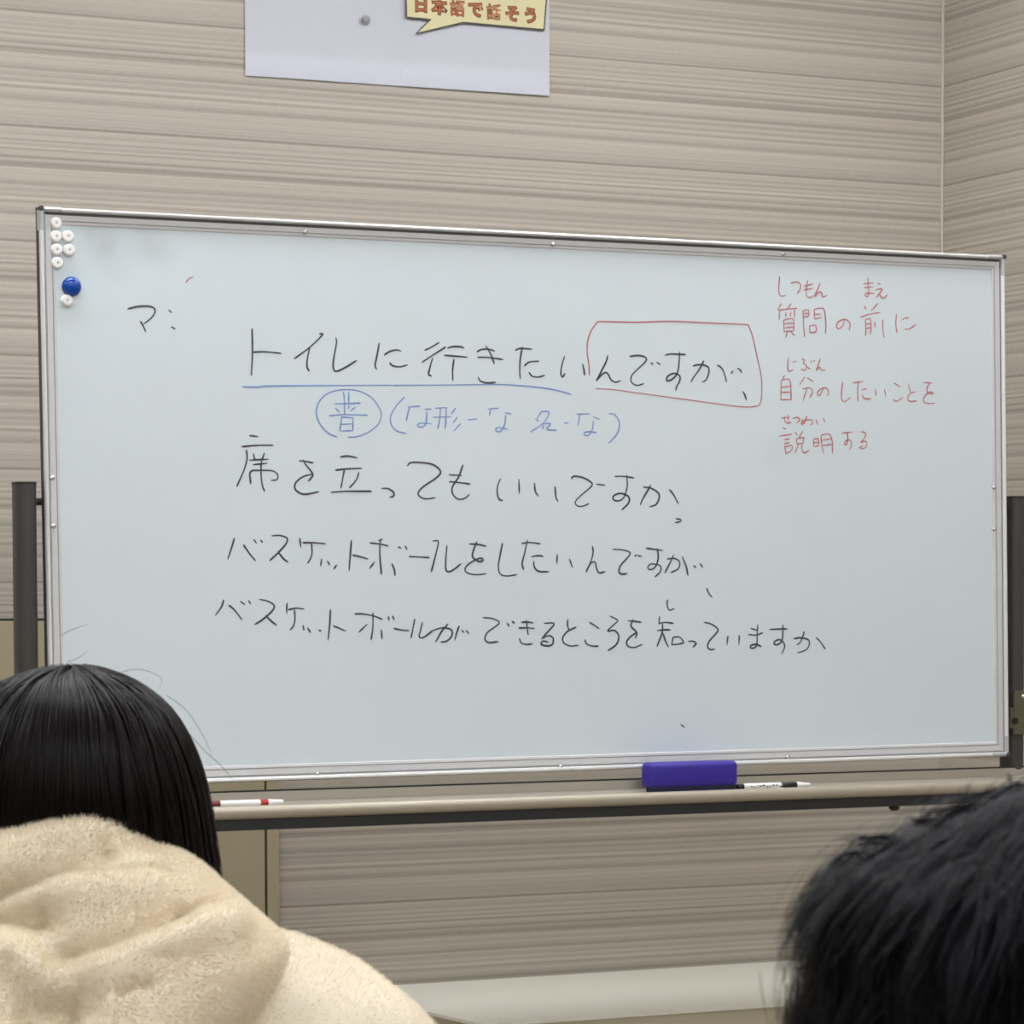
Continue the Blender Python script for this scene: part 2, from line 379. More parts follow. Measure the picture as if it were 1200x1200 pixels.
# aluminium rails, profile measured from the outer edge inwards (a) and towards the viewer (b)
prof_rail = [(0, -.006), (0, .010), (.007, .010), (.007, .0078), (.0098, .0078), (.0098, .0095), (.0195, .0090), (.0199, .0080), (.0206, .0080), (.0210, .0088), (FW-.001, .0082), (FW, .0062), (FW, -.006)]
rails = {}
for nm, c0, c1, inn in (('top', (-1, 1), (1, 1), -EZ), ('bottom', (1, -1), (-1, -1), EZ), ('left', (-1, -1), (-1, 1), EX), ('right', (1, 1), (1, -1), -EX)):
    p0 = P(c0[0]*BW/2, 0, c0[1]*BH/2); p1 = P(c1[0]*BW/2, 0, c1[1]*BH/2)
    o = MB().extrude(prof_rail, p0, p1, inn, EN, 1.0, -1.0).build('frame_rail', M_alu_flat, WB)
    # bright outer bead, dark groove and dark outer edge as pieces of the rail
    pb = [(-.0002, .006), (-.0002, .0102), (.0008, .0138), (.003, .0150), (.0054, .0142), (.0070, .0100), (.0070, .006)]
    MB().extrude(pb, p0, p1, inn, EN, 1.0, -1.0).build('outer_bead', M_alu, o)
    wg = .0112 if nm == 'top' else .0079
    pg = [(.0070, .006), (.0070, .0096), (wg, .0098), (wg, .006)]
    MB().extrude(pg, p0, p1, inn, EN, 1.0, -1.0).build('groove', M_groove if nm == 'top' else M_inline, o)
    pe = [(-.0010, -.006), (-.0010, .0070), (.0002, .0070), (.0002, -.006)]
    MB().extrude(pe, p0, p1, inn, EN, 1.0, -1.0).build('outer_edge', M_groove, o)
    pi = [(.0198, .0082), (.0198, .00905), (.0206, .00905), (.0206, .0082)]
    MB().extrude(pi, p0, p1, inn, EN, 1.0, -1.0).build('inner_line', M_inline, o)
    rails[nm] = o
# corner caps
for sx in (-1, 1):
    for sz in (-1, 1):
        mb = MB()
        pc = [(-.0014, .002), (-.0014, .0106), (.0006, .0142), (.003, .0158), (.0056, .0148), (.0074, .0106), (.0074, .006)]
        c = P(sx*BW/2, 0, sz*BH/2)
        mb.extrude(pc, c, c-sz*EZ*.036, -sx*EX, EN, 1.0, None)
        mb.extrude(pc, c, c-sx*EX*.036, -sz*EZ, EN, 1.0, None)
        cc = mb.build('corner_cap', M_capw, WB)
        MB().lathe([(.0042, -.004), (.0042, .0168), (.003, .0178)], c+(-sx*EX-sz*EZ)*.0022, EN, 10).build('corner_plug', M_groove, cc)
# rivets on the inner flat of the frame
for rail, pts in (('top', ((357, 272), (648, 286.5), (918, 297.5))), ('left', ((61, 560), (62.5, 616.5))), ('right', ((1164.6, 571), (1164.8, 620))), ('bottom', ((372.5, 907), (657, 898), (923, 887.5)))):
    for px, py in pts:
        q = on_board(px, py, .009)
        MB().lathe([(.0045, -.001), (.0042, .0018), (.0025, .0032), (.0008, .0036)], q, EN, 10).build('rivet', M_rivet, rails[rail], smooth=True)

# stand: two posts, tray, crossbar, feet, castors
YP = 4.655
on_post = lambda px, py: on_plane(px, py, (0, YP, 0), (0, 1, 0))
xl = on_post(29, 650)[0]; zl = on_post(29, 565)[2]
xr = BC[0]+BW/2+(BC[0]-BW/2-xl)*1.02+.003; zr = zl
def oval(w, d, n=20, p=2.8):
    out = []
    for i in range(n):
        t = 2*math.pi*i/n; c, s = math.cos(t), math.sin(t)
        out.append((w*math.copysign(abs(c)**(2/p), c), d*math.copysign(abs(s)**(2/p), s)))
    return out
PWD, PDP = .0172, .024
feet_x = []
for k, x in enumerate((xl, xr)):
    o = MB().extrude(oval(PWD, PDP), (x, YP, .10), (x, YP, zl-.004), np.array([1., 0, 0]), np.array([0, 1., 0])).build('post', M_post, WB, smooth=True)
    MB().extrude(oval(PWD+.0006, PDP+.0006), (x, YP, zl-.004), (x, YP, zl), np.array([1., 0, 0]), np.array([0, 1., 0])).build('post_cap', M_postdark, o, smooth=True)
    s = 1 if k == 0 else -1
    q = on_post(44, 588)
    MB().lathe([(.0055, 0), (.0055, .030)], (x+s*.012, YP, q[2]), (s, 0, 0), 12).build('pivot_bolt', M_postdark, o)
    # foot with two castors
    f = MB().cbox((x-.02, YP-.34, .065), (x+.02, YP+.20, .10), .008).build('foot', M_post, WB, smooth=True)
    for yy in (-.31, .17):
        mb = MB().lathe([(.024, -.010), (.028, -.006), (.028, .006), (.024, .010)], (x, YP+yy, .028), (1, 0, 0), 18)
        mb.box((x-.014, YP+yy-.012, .028), (x-.011, YP+yy+.012, .066)).box((x+.011, YP+yy-.012, .028), (x+.014, YP+yy+.012, .066))
        mb.build('castor', M_postdark, f)
# clamp bracket on the right post, next to the lower board corner
qa = on_post(1178, 809); qb = on_post(1191, 860)
br = MB().cbox((qa[0], YP-.030, qb[2]), (qb[0]+.012, YP-.024, qa[2]), .001)
br.box((qa[0]-.008, YP-.028, qb[2]+.012), (qa[0]+.002, YP-.020, qb[2]+.05))
br = br.build('clamp_bracket', M_bracket, WB)
q = on_plane(1189.5, 845, (0, YP-.030, 0), (0, 1, 0)); MB().lathe([(.0062, 0), (.0062, .0015)], q, (0, -1, 0), 14).build('bolt_hole', M_dark, br)
q = on_plane(1199, 816, (0, YP-.030, 0), (0, 1, 0)); MB().lathe([(.0045, -.006), (.0045, .002), (.002, .004)], q, (0, -1, 0), 12).build('bolt', M_rivet, br)

# tray across the stand, in front of the posts
YT = YP-.022                     # rear edge of the tray
zt_rear = on_plane(309, 926.5, (0, YT, 0), (0, 1, 0))[2]
YLIP = YT-.085
zt_lip = on_plane(309, 943.5, (0, YLIP+.006, 0), (0, 1, 0))[2]
z_lb = on_plane(309, 960, (0, YLIP, 0), (0, 1, 0))[2]
z_db = on_plane(309, 972.5, (0, YLIP+.004, 0), (0, 1, 0))[2]
x0, x1 = xl-.04, xr+.04
ROLLT = -0.006
def tz(x): return (x-on_post(309, 930)[0])*TSL
TSL = 0.0
def sweep(prof, name, m, parent, smooth=True):
    """profile in (y, z) swept from x0 to x1"""
    n = len(prof)
    v = [(x, y, z) for x in (x0, x1) for y, z in prof]
    f = [(i, (i+1) % n, n+(i+1) % n, n+i) for i in range(n)]+[tuple(range(n-1, -1, -1)), tuple(range(n, 2*n))]
    mb = MB(); mb.add(v, f); return mb.build(name, m, parent, smooth=smooth)
zf = zt_lip-.004                 # tray floor height at the front
lipm = (zt_lip+z_lb)/2; lh = (zt_lip-z_lb)/2
front = [(YLIP+.006-.012*math.cos(t)*.6-.0, lipm+lh*math.sin(t)) for t in np.linspace(math.pi/2, -math.pi/2, 9)]
front = [(YLIP+.006-.010*math.cos(t), lipm+lh*math.sin(t)) for t in np.linspace(math.pi/2, -math.pi/2, 9)]
tray = sweep(front+[(YLIP+.012, z_lb), (YLIP+.012, zt_lip-.001)], 'tray_lip', M_tray, WB)
tray['label'] = 'rounded taupe front lip of the pen tray'
sweep([(YLIP+.012, zf), (YT-.018, zf+.001), (YT-.006, zf+.006), (YT, zt_rear), (YT+.002, zt_rear), (YT+.002, zf-.006), (YLIP+.012, zf-.006)], 'tray_floor', M_trayfloor, WB, False)
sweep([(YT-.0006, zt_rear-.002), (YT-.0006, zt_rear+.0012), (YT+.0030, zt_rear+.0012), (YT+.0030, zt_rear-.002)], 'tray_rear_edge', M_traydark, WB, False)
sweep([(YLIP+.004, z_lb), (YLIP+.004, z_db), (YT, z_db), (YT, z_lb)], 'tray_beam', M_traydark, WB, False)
q = on_plane(1048, 941, (0, YLIP+.02, 0), (0, 1, 0)); 
MB().lathe([(.009, 0), (.010, .006), (.006, .010)], (q[0], YLIP+.02, z_db+.001), (0, 0, -1), 14).build('tray_knob', M_postdark, WB)
# lower crossbar between the feet
MB().tube([(xl, YP, .22), (xr, YP, .22)], .014, 14).build('crossbar', M_post, WB, smooth=True)

# ------------------------------------------------------------------ handwriting on the board
def spline(pts, step=3.0):
    """Catmull-Rom through pixel points"""
    p = np.array(pts, float)
    if len(p) == 2: return np.linspace(p[0], p[1], 4)
    q = np.vstack([2*p[0]-p[1], p, 2*p[-1]-p[-2]]); out = []
    for i in range(len(p)-1):
        a, b, c, d = q[i:i+4]; n = max(2, int(np.linalg.norm(c-b)/step)+1)
        for t in np.linspace(0, 1, n, endpoint=False):
            out.append(.5*(2*b+(c-a)*t+(2*a-5*b+4*c-d)*t*t+(3*b-a-3*c+d)*t**3))
    out.append(p[-1]); return np.array(out)
def parse(txt):
    return [[tuple(map(float, a.split(','))) for a in s.split()] for s in txt.replace('\n', ' ').split(';') if s.strip()]
def writing(name, label, zones, m, width=0.0034):
    """strokes given in pixels are laid on the board; touching strokes are joined into one character"""
    strokes = []
    for (ox, oy, sc, txt) in zones:
        for st in parse(txt): strokes.append(spline([(ox+x/sc, oy+y/sc) for x, y in st], 2.2))
    box = [(c.min(0)-2.5, c.max(0)+2.5) for c in strokes]; par = list(range(len(strokes)))
    def find(i):
        while par[i] != i: i = par[i]
        return i
    for i in range(len(strokes)):
        for j in range(i):
            if (box[i][0] < box[j][1]).all() and (box[j][0] < box[i][1]).all() and min(np.ptp(strokes[i], axis=0).max(), np.ptp(strokes[j], axis=0).max()) < 60 and max(np.ptp(strokes[i], axis=0).max(), np.ptp(strokes[j], axis=0).max()) < 90:
                par[find(i)] = find(j)
    groups = {}
    for i in range(len(strokes)): groups.setdefault(find(i), []).append(i)
    for ids in groups.values():
        V, Fc = [], []
        for lay_i, si in enumerate(ids):
            c = strokes[si]; lay = lay_i % 6; h = .00640+lay*.00004
            W3 = np.array([on_board(x, y, h) for x, y in c])
            d = np.gradient(W3, axis=0); d /= np.linalg.norm(d, axis=1)[:, None]+1e-12
            sd = np.cross(d, EN); n = len(W3)
            wd = width*(0.86+0.14*np.sin(np.linspace(0.6, 5.0, n)+si)); wd[0] *= .7; wd[-1] *= .6
            W3 = np.vstack([W3[:1]-d[:1]*width*.3, W3, W3[-1:]+d[-1:]*width*.3]); sd = np.vstack([sd[:1], sd, sd[-1:]]); wd = np.concatenate([[width*.3], wd, [width*.25]]); n += 2
            k = len(V); L = W3-sd*wd[:, None]/2; Rr = W3+sd*wd[:, None]/2
            for i in range(n): V += [L[i], Rr[i]]
            for i in range(n-1): Fc.append((k+2*i, k+2*i+1, k+2*i+3, k+2*i+2))
        big = max(np.ptp(strokes[i], axis=0).max() for i in ids) > 70
        mesh_obj('drawn_line' if big else 'character', V, Fc, m, panel, label=label)
M_ink = mat('black_marker_ink', (66, 70, 74), 0.5, var=0.25, vscale=90)
M_inkb = mat('blue_marker_ink', (126, 154, 210), 0.5, var=0.15, vscale=90)
M_inkr = mat('red_marker_ink', (194, 114, 120), 0.5, var=0.15, vscale=90)

ZA = (130, 310, 4); ZB = (270, 360, 3.75); ZF = (460, 370, 5); ZG = (690, 370, 5.714); ZD = (280, 480, 6); ZE = (450, 460, 4.138)
ZH = (260, 500, 4); ZI = (540, 530, 4); ZJ = (250, 610, 4); ZK = (540, 620, 4); ZL = (740, 690, 4.615); ZM = (900, 310, 5.714); ZN = (900, 410, 5.714)
writing('handwriting', 'black marker handwriting', [(*ZA, '''
80,208 120,198 170,195 200,203 207,222 190,250 155,278; 138,267 150,285 163,315; 272,214 284,225; 284,292 300,302''')], M_ink)
writing('handwriting', 'black marker handwriting, first sentence', [(*ZB, '''
95,95 97,200 92,300; 100,198 150,196 223,203; 392,118 404,116 402,125 350,175 282,226; 348,178 338,230 337,262 346,281;
464,135 466,160 452,240 455,275 470,281 510,262 553,235; 654,158 645,210 636,255 643,273; 676,210 700,195 730,188 750,193; 700,245 715,258 745,262 778,254'''),
(*ZF, '''190,202 235,180 272,157; 173,273 240,228 312,183; 235,247 215,320 212,345 228,353; 323,190 350,182 400,182 418,190; 303,232 360,236 438,243; 360,255 352,320 353,380;
495,212 520,198 560,196 598,207; 500,243 560,245 646,256; 546,176 575,225 596,282; 503,360 510,378 535,391 570,394 605,390;
720,202 745,192 780,193 817,196; 760,185 748,260 745,330 749,368; 773,294 800,272 858,266; 800,332 815,352 850,360 890,350;
1008,238 990,300 987,345 998,358 1010,338; 1114,283 1122,320 1125,348'''),
(*ZG, '''127,268 115,310 85,370 50,435; 50,435 90,392 115,380 132,395 150,430 180,445 213,436;
275,272 320,266 360,270 384,285 378,310 320,365 288,400 282,435 300,458 330,466 367,455; 416,316 430,326; 455,312 478,326;
512,264 545,256 600,258 648,260; 608,243 605,310 597,370 580,405 550,430 528,436 520,428 530,405 560,388 590,390 610,405 608,440 588,475 583,502;
698,337 730,328 775,332 803,350 802,390 785,430 762,445; 770,302 740,360 700,415 684,446; 862,332 890,350 912,400 921,442; 953,386 965,370; 995,354 1012,360 1024,380; 1032,508 1045,530 1056,564''')], M_ink)
writing('handwriting', 'black marker handwriting, second sentence', [(*ZH, '''
130,42 170,47; 95,94 160,88 240,87; 115,110 118,150 105,200 70,281; 148,128 155,158; 199,124 184,168; 130,157 218,153; 148,178 212,172;
135,267 134,212 180,205 240,208 262,228 258,248 232,252; 184,168 184,230 190,275 200,303; 363,160 395,163 428,170; 382,157 395,180 426,222 415,245 405,255;
428,222 380,235 345,265 345,295 375,315 410,315 454,305; 556,142 590,138 634,146; 533,204 590,198 656,195; 574,203 565,250 558,288; 642,215 630,250 598,287; 512,308 580,303 702,303;
750,290 780,291 805,308 805,325 788,331; 870,183 885,169 930,168 990,178 1025,210 1005,240 940,285 920,315 940,335 970,338 1000,333;
1130,180 1110,235 1080,285 1085,320 1110,340 1140,335 1160,318; 1066,226 1124,229; 1067,258 1110,262 1164,269'''),
(*ZI, '''186,125 172,160 172,200 182,222 196,226; 272,128 274,192; 345,145 350,185 364,206; 442,162 446,210 456,231;
520,125 528,113 570,118 610,140 612,160 560,205 536,235 550,253 575,252 600,241; 638,150 675,154; 722,113 760,113 810,120;
778,108 780,160 765,210 740,228 716,222 716,205 745,193 775,200 790,215 785,240 755,270; 855,163 890,168 925,190 930,215 915,245 885,256; 890,155 870,190 850,225 842,246;
978,176 995,195 1020,241; 1010,312 1030,315 1030,325 1005,330''')], M_ink)
writing('handwriting', 'black marker handwriting, third sentence', [(*ZJ, '''
98,84 85,130 68,180; 142,115 170,155 198,188; 190,90 202,106; 222,92 230,102; 275,72 310,70 345,82 340,110 300,155 264,188; 303,145 325,175 350,196;
405,84 410,125; 420,104 470,104 526,109; 460,110 463,150 455,180 442,200; 508,180 503,212; 535,190 545,208; 578,208 565,228; 647,94 642,160 636,236; 653,162 690,170 725,180;
735,105 780,110 820,119; 775,94 792,88; 784,90 780,150 788,253; 755,195 733,225; 837,203 848,230 852,259; 868,124 880,130; 900,120 908,136; 918,169 960,171 1013,174;
1030,97 1050,94 1055,105 1040,170 1022,240; 1095,118 1090,180 1090,230 1105,240 1130,228 1160,203'''),
(*ZK, '''40,70 80,72 118,80; 75,60 58,105 56,132 85,152 105,146 92,136 45,158 20,185 30,205 70,214 118,210; 195,67 185,120 176,175 185,210 215,220 262,214;
286,68 320,63 373,69; 312,52 300,110 288,160 294,190; 332,130 360,125 386,128; 342,152 345,178 365,198 413,200; 452,120 450,162; 510,142 524,180;
617,82 620,110 610,150 588,200; 588,200 610,160 630,155 635,180 648,205 675,200; 713,95 760,98 793,110 785,130 750,170 742,200 755,211 780,208; 815,128 824,121; 830,125 848,128;
870,90 900,94 946,100; 922,92 925,140 910,180 888,190 876,182 888,165 915,165 937,175 935,200 910,224; 968,140 1000,138 1025,152 1020,185 985,204; 997,122 980,160 957,205;
1038,130 1055,170 1065,217; 1093,172 1102,180; 1122,162 1134,180; 1153,278 1162,300 1178,320''')], M_ink)
writing('handwriting', 'black marker handwriting, fourth sentence', [(*ZJ, '''
48,373 38,405 10,444; 73,397 100,420 134,465; 128,380 148,394; 165,376 174,390; 217,370 255,378 285,398 275,425 230,465 195,487; 247,445 270,470 297,491;
345,388 344,435; 352,418 390,411 425,415; 380,420 383,460 375,495 360,513; 420,492 425,514; 443,504 455,524; 495,514 505,518; 549,418 546,480 538,560; 563,494 590,505 620,518;
664,438 700,438 750,447 792,463; 748,433 748,500 740,558; 720,487 683,523; 787,512 791,555; 820,450 824,468; 840,448 848,466; 847,506 880,513 917,516;
944,462 935,510 927,550; 980,478 970,520 965,545 985,548 1030,515; 1030,515 1075,503 1115,512 1118,540 1095,565 1065,570; 1100,485 1070,520 1042,570; 1152,495 1140,530 1132,560; 1165,515 1175,525; 1185,515 1198,530'''),
(*ZK, '''105,415 150,420 181,437 165,455 125,485 113,515 130,532 174,528; 218,440 226,456; 240,432 252,442; 285,437 310,436 340,440; 272,464 310,463 345,466; 308,430 312,470 316,495; 275,515 285,535 310,541 335,538;
392,442 430,440 436,450 400,490 380,515; 380,515 410,500 432,510 430,540 405,548 376,540 385,525 410,530; 502,424 500,450 508,475; 540,460 500,480 478,510 485,535 515,548 550,545;
605,438 625,450 648,466; 582,520 590,538 615,548 645,549; 700,408 735,428 715,450 688,478 720,475 740,500 730,540 690,570; 785,430 815,433 846,437; 808,425 798,455 825,485 818,512;
825,485 795,505 777,530 785,550 815,555 852,540; 968,333 968,360 978,380 1000,373'''),
(*ZL, '''152,150 148,190; 148,187 185,182 227,187; 140,226 175,222 210,222; 168,190 165,240 138,312; 170,240 185,285 200,314; 225,262 218,302; 225,262 262,262 283,290; 218,302 250,300 283,292;
308,284 335,284 350,295 333,316; 393,182 430,190 468,220 450,250 420,285 412,315 430,330 450,325; 522,255 516,303; 583,252 581,302; 647,215 683,225; 634,248 675,250 710,238;
683,195 680,250 678,300 665,320 645,320 645,308 670,300 703,312; 747,220 790,218 843,217; 820,195 818,250 812,285 790,302 772,300 775,285 800,275 822,290 828,315 812,353;
878,270 915,265 955,275 962,298 945,330 898,347; 935,232 915,285 895,303; 1000,264 1025,290 1048,326; 268,734 285,748''')], M_ink)
writing('handwriting', 'thin blue marker handwriting', [(*ZB, '''
52,350 120,351 200,346 712,343; 467,570 430,553 395,515 378,470 385,425 415,388 460,368 520,362 575,372 625,402 655,445 662,480 645,520 600,553 555,569 517,571;
497,373 500,400 502,472; 520,373 520,418; 458,424 510,424 572,421; 462,444 480,462; 522,434 518,446; 548,440 528,456; 435,477 500,472 603,475'''),
(*ZF, '0,408 300,406 600,403 750,410 900,426 980,442 1045,461'),
(*ZD, '722,55 716,100 710,150; 710,150 800,148; 800,148 803,58; 722,53 770,55 803,60; 720,103 795,100'),
(*ZE, '''100,22 60,65 32,115 35,155 60,185 108,200; 118,72 140,68 175,66; 125,68 115,105 108,138; 198,82 230,80; 207,95 205,140 195,162 172,168 162,158 180,148 228,152;
250,76 305,73; 240,120 325,118; 275,76 268,140 260,175; 302,76 300,140 296,175; 348,75 325,105; 355,120 335,148; 370,152 340,186; 408,133 452,127;
505,80 555,76; 518,78 511,112; 588,98 618,105; 590,108 585,155 565,188 545,188 542,176 560,170 602,178; 765,90 740,130; 768,92 800,96 775,145 710,192; 735,128 750,140; 775,150 768,178; 775,152 808,150 790,178 838,183;
875,148 893,148; 935,105 998,103; 950,106 940,160; 1015,118 1045,130; 1015,138 1010,180 990,208 970,205 975,193 1000,190 1030,195; 1090,102 1120,108 1142,150 1130,200 1090,246''')], M_inkb, .0027)
writing('handwriting', 'thin red marker line', [(0, 0, 1, '''
690.8,439.5 690,426.7 688.1,413.3 688.7,400 692.7,388 699.3,378.7 704.7,376.8 744.7,377.6 787.3,376.5 830,378.4 872.7,380.3 877.5,382.9 882,394.7 887.3,418.7 892.2,442.7 892.4,464 890.8,472.5 886.5,476 864.7,476.3 808.7,468.8 739.3,459.5 718,456.5 698,455.5'''),
(*ZA, '352,84 365,68 385,57')], M_inkr, .0025)
writing('handwriting', 'red marker handwriting in the upper right', [(*ZM, '''
78,80 72,150 75,195 90,212 116,208; 153,125 190,117 217,130 215,165 195,195; 265,108 258,160 258,205 275,222 300,210; 240,145 300,130; 240,170 298,160; 350,125 335,160 308,218; 308,218 340,185 360,190 365,218 396,206;
640,130 705,122; 645,155 700,150; 668,90 672,150 675,195 665,215 648,205 665,190 710,195; 735,125 752,133; 720,170 765,165 725,222; 745,195 760,220 780,222 798,203;
90,262 65,300; 70,305 130,298 195,293; 155,262 128,300; 78,305 75,370; 120,320 118,350; 152,318 150,345; 178,300 178,355; 105,375 108,450; 105,372 150,362 172,372 172,445; 110,398 170,392; 110,425 170,418; 108,450 170,445; 130,455 118,490; 155,452 178,478;
235,310 238,400 245,485; 235,310 270,305 270,345 240,350; 240,330 268,326; 310,300 360,292 378,310 388,400 385,462; 310,300 312,365; 315,335 355,330; 312,365 360,355; 278,412 280,455; 278,412 318,408 320,450 280,455;
510,372 500,410 475,430 460,420 462,395 490,372 525,370 548,392 548,420 543,440; 645,278 658,302; 735,262 690,310; 620,352 680,332 750,322; 652,370 655,440 652,475; 655,370 685,365 690,420 685,465; 655,400 688,395; 655,428 688,422; 715,385 718,420; 768,370 770,440 778,490;
860,332 856,400 864,458; 895,372 915,360 942,358; 915,432 945,432 990,402'''),
(*ZN, '''137,55 132,100 135,138 150,143 168,132; 165,78 172,85; 182,75 188,82; 228,60 245,70 235,90 258,105 250,135 222,132; 265,115 282,128; 285,75 292,82; 305,70 312,78; 350,62 335,105 322,138; 322,138 345,115 358,135 384,134;
110,172 95,198; 88,205 86,335; 88,205 125,195 150,215 155,335; 90,250 150,243; 90,285 150,282; 86,335 155,332; 245,183 212,233; 265,188 302,212; 235,262 280,255 298,280 280,320; 262,260 235,338;
370,260 350,300 335,305 332,285 355,262 385,255 405,275 400,308; 500,215 492,290 495,335 515,346 553,318; 570,222 640,210; 608,210 600,280 605,345; 628,268 660,260; 630,300 645,325 690,328; 718,265 724,306; 780,265 788,312;
845,222 885,247; 838,330 860,345 903,320; 940,232 955,290; 985,280 950,295 935,325 950,345 995,342; 1040,218 1100,222; 1085,225 1065,255 1070,285 1105,298; 1108,290 1085,282 1050,310 1040,340 1065,358 1118,358;
90,458 145,450; 132,437 138,475; 110,445 115,480 130,490 155,485; 165,460 195,452 212,465 195,490; 225,465 245,495; 260,445 245,480 228,500 225,485 260,470 295,470 298,490 285,503; 322,470 335,502; 370,458 382,482;
100,518 120,532; 75,578 160,565; 110,603 145,595; 110,628 145,620; 112,645 120,700; 115,650 158,640 158,672 120,695; 180,550 195,570; 232,545 205,590; 190,595 240,585; 240,585 235,625; 195,630 235,625; 190,595 195,630; 205,630 180,692; 228,630 228,670 245,690 275,672;
305,600 308,645; 305,600 335,595 338,640 310,648; 308,622 335,618; 355,575 360,640 372,690; 358,570 410,565 430,610 432,692; 362,605 425,595; 365,640 428,632; 495,558 565,550; 530,555 535,600 525,635 512,632 520,610 550,605 560,630 548,670;
625,548 655,560 640,600 618,620; 618,620 655,612 662,640 638,662 612,655 635,645''')], M_inkr, .0026)

# ------------------------------------------------------------------ magnets
mlab = {(64.5, 262): 'white button magnet in the top corner of the board, topmost of the cluster', (64.5, 277.5): 'white button magnet below the topmost one in the left column',
        (78.5, 277.5): 'white button magnet at the upper right of the cluster', (65.5, 293): 'white button magnet third from the top in the left column',
        (80, 293.5): 'white button magnet at the lower right of the cluster', (66, 308.5): 'white button magnet lowest of the left column cluster', (77.5, 352.5): 'white button magnet just below the blue magnet'}
for (px, py), lb in mlab.items():
    q = on_board(px, py, .006)
    e = empty('button_magnet', q, lb, 'magnet', 'white button magnets')
    MB().lathe([(.0092, 0), (.0098, .0015), (.0092, .0062), (.0075, .0082), (.0040, .0086), (.0026, .0084), (.0018, .0078), (.0005, .0077)], q, EN, 20).build('magnet_body', M_magw, e, smooth=True)
    MB().lathe([(.0020, .0070), (.0017, .0080)], q, EN, 14).build('recess', M_magd, e)
q = on_board(83.5, 336, .006)
e = empty('dome_magnet', q, 'large round glossy blue magnet above a white one', 'magnet')
MB().lathe([(.0145, 0), (.0152, .002), (.0148, .0055), (.0125, .0090), (.0085, .0112), (.004, .0122), (.0006, .0125)], q, EN, 32).build('magnet_body', M_magb, e, smooth=True)
MB().lathe([(.0156, -.0002), (.0156, .0012)], q, EN, 32).build('rim', mat('magnet_rim', (24, 60, 120), .3), e)

# ------------------------------------------------------------------ eraser and markers on the tray
ytm = YLIP+.034
on_t = lambda px, py: on_plane(px, py, (0, ytm-.018, 0), (0, 1, 0))
xa = on_t(764, 915)[0]; xb = on_t(866, 915)[0]; ztop = on_t(815, 893)[2]; zbot = zf+.0014
e = empty('board_eraser', ((xa+xb)/2, ytm, zbot), 'blue violet block whiteboard eraser standing on the tray', 'eraser')
MB().cbox((xa, ytm-.018, zbot+.007), (xb, ytm+.026, ztop), .009, n=4).build('eraser_body', M_eraser, e, smooth=True)
MB().cbox((xa+.004, ytm-.016, zbot), (xb-.003, ytm+.012, zbot+.010), .002).build('felt_pad', M_felt, e)
def marker(pxs, py0, py1, lb, kind):
    """pxs: pixel columns of the segment borders from left to right"""
    y = YLIP+.030; r = .0058; z = zf+r+.0002
    X = [on_plane(p, py0, (0, y-r, 0), (0, 1, 0))[0] for p in pxs]
    e = empty('marker_pen', ((X[0]+X[-1])/2, y, zf), lb, 'marker')
    return e, X, y, z, r
def seg(e, nm, xa, xb, ra, rb, y, z, m):
    b = .0008
    return MB().lathe([(ra*.9, 0), (ra, b), (rb, (xb-xa)-b), (rb*.9, xb-xa)], (xa, y, z), (1, 0, 0), 16).build(nm, m, e, smooth=True)
e, X, y, z, r = marker((244, 259, 306, 315, 333), 942, 942, 'white marker with red band and dark red cap on the left end of the tray', 0)
seg(e, 'cap', X[0], X[1], r*.8, r, y, z, M_mkd); bar = seg(e, 'barrel', X[1], X[2], r, r, y, z, M_mkw)
seg(e, 'band', X[2], X[3], r*1.02, r*1.02, y, z, M_mkr); seg(e, 'end_plug', X[3], X[4], r, r*.75, y, z, M_mkw)
e, X, y, z, r = marker((866, 873, 917, 935, 951), 918, 918, 'white marker with black print beside the blue eraser', 1)
seg(e, 'cap', X[0], X[1], r*.9, r*.9, y, z, M_mkk); seg(e, 'barrel', X[1], X[2], r, r, y, z, M_mkw)
seg(e, 'band', X[2], X[3], r*1.01, r*1.01, y, z, M_mkk); seg(e, 'end_plug', X[3], X[4], r, r*.55, y, z, M_mkw)
mb = MB(); random.seed(3)
xx = X[1]+.012
while xx < X[2]-.006:
    wdt = random.uniform(.002, .006); t0 = random.uniform(-.35, .1)
    a0 = math.radians(-20); 
    pts = []
    for t in (t0, t0+random.uniform(.25, .6)):
        pts += [(y-(r+.0001)*math.cos(t), z+(r+.0001)*math.sin(t))]
    mb.add([(xx, pts[0][0], pts[0][1]), (xx+wdt, pts[0][0], pts[0][1]), (xx+wdt, pts[1][0], pts[1][1]), (xx, pts[1][0], pts[1][1])], [(0, 1, 2, 3)])
    xx += wdt+random.uniform(.001, .003)
mb.build('barrel_print', M_mkk, e)

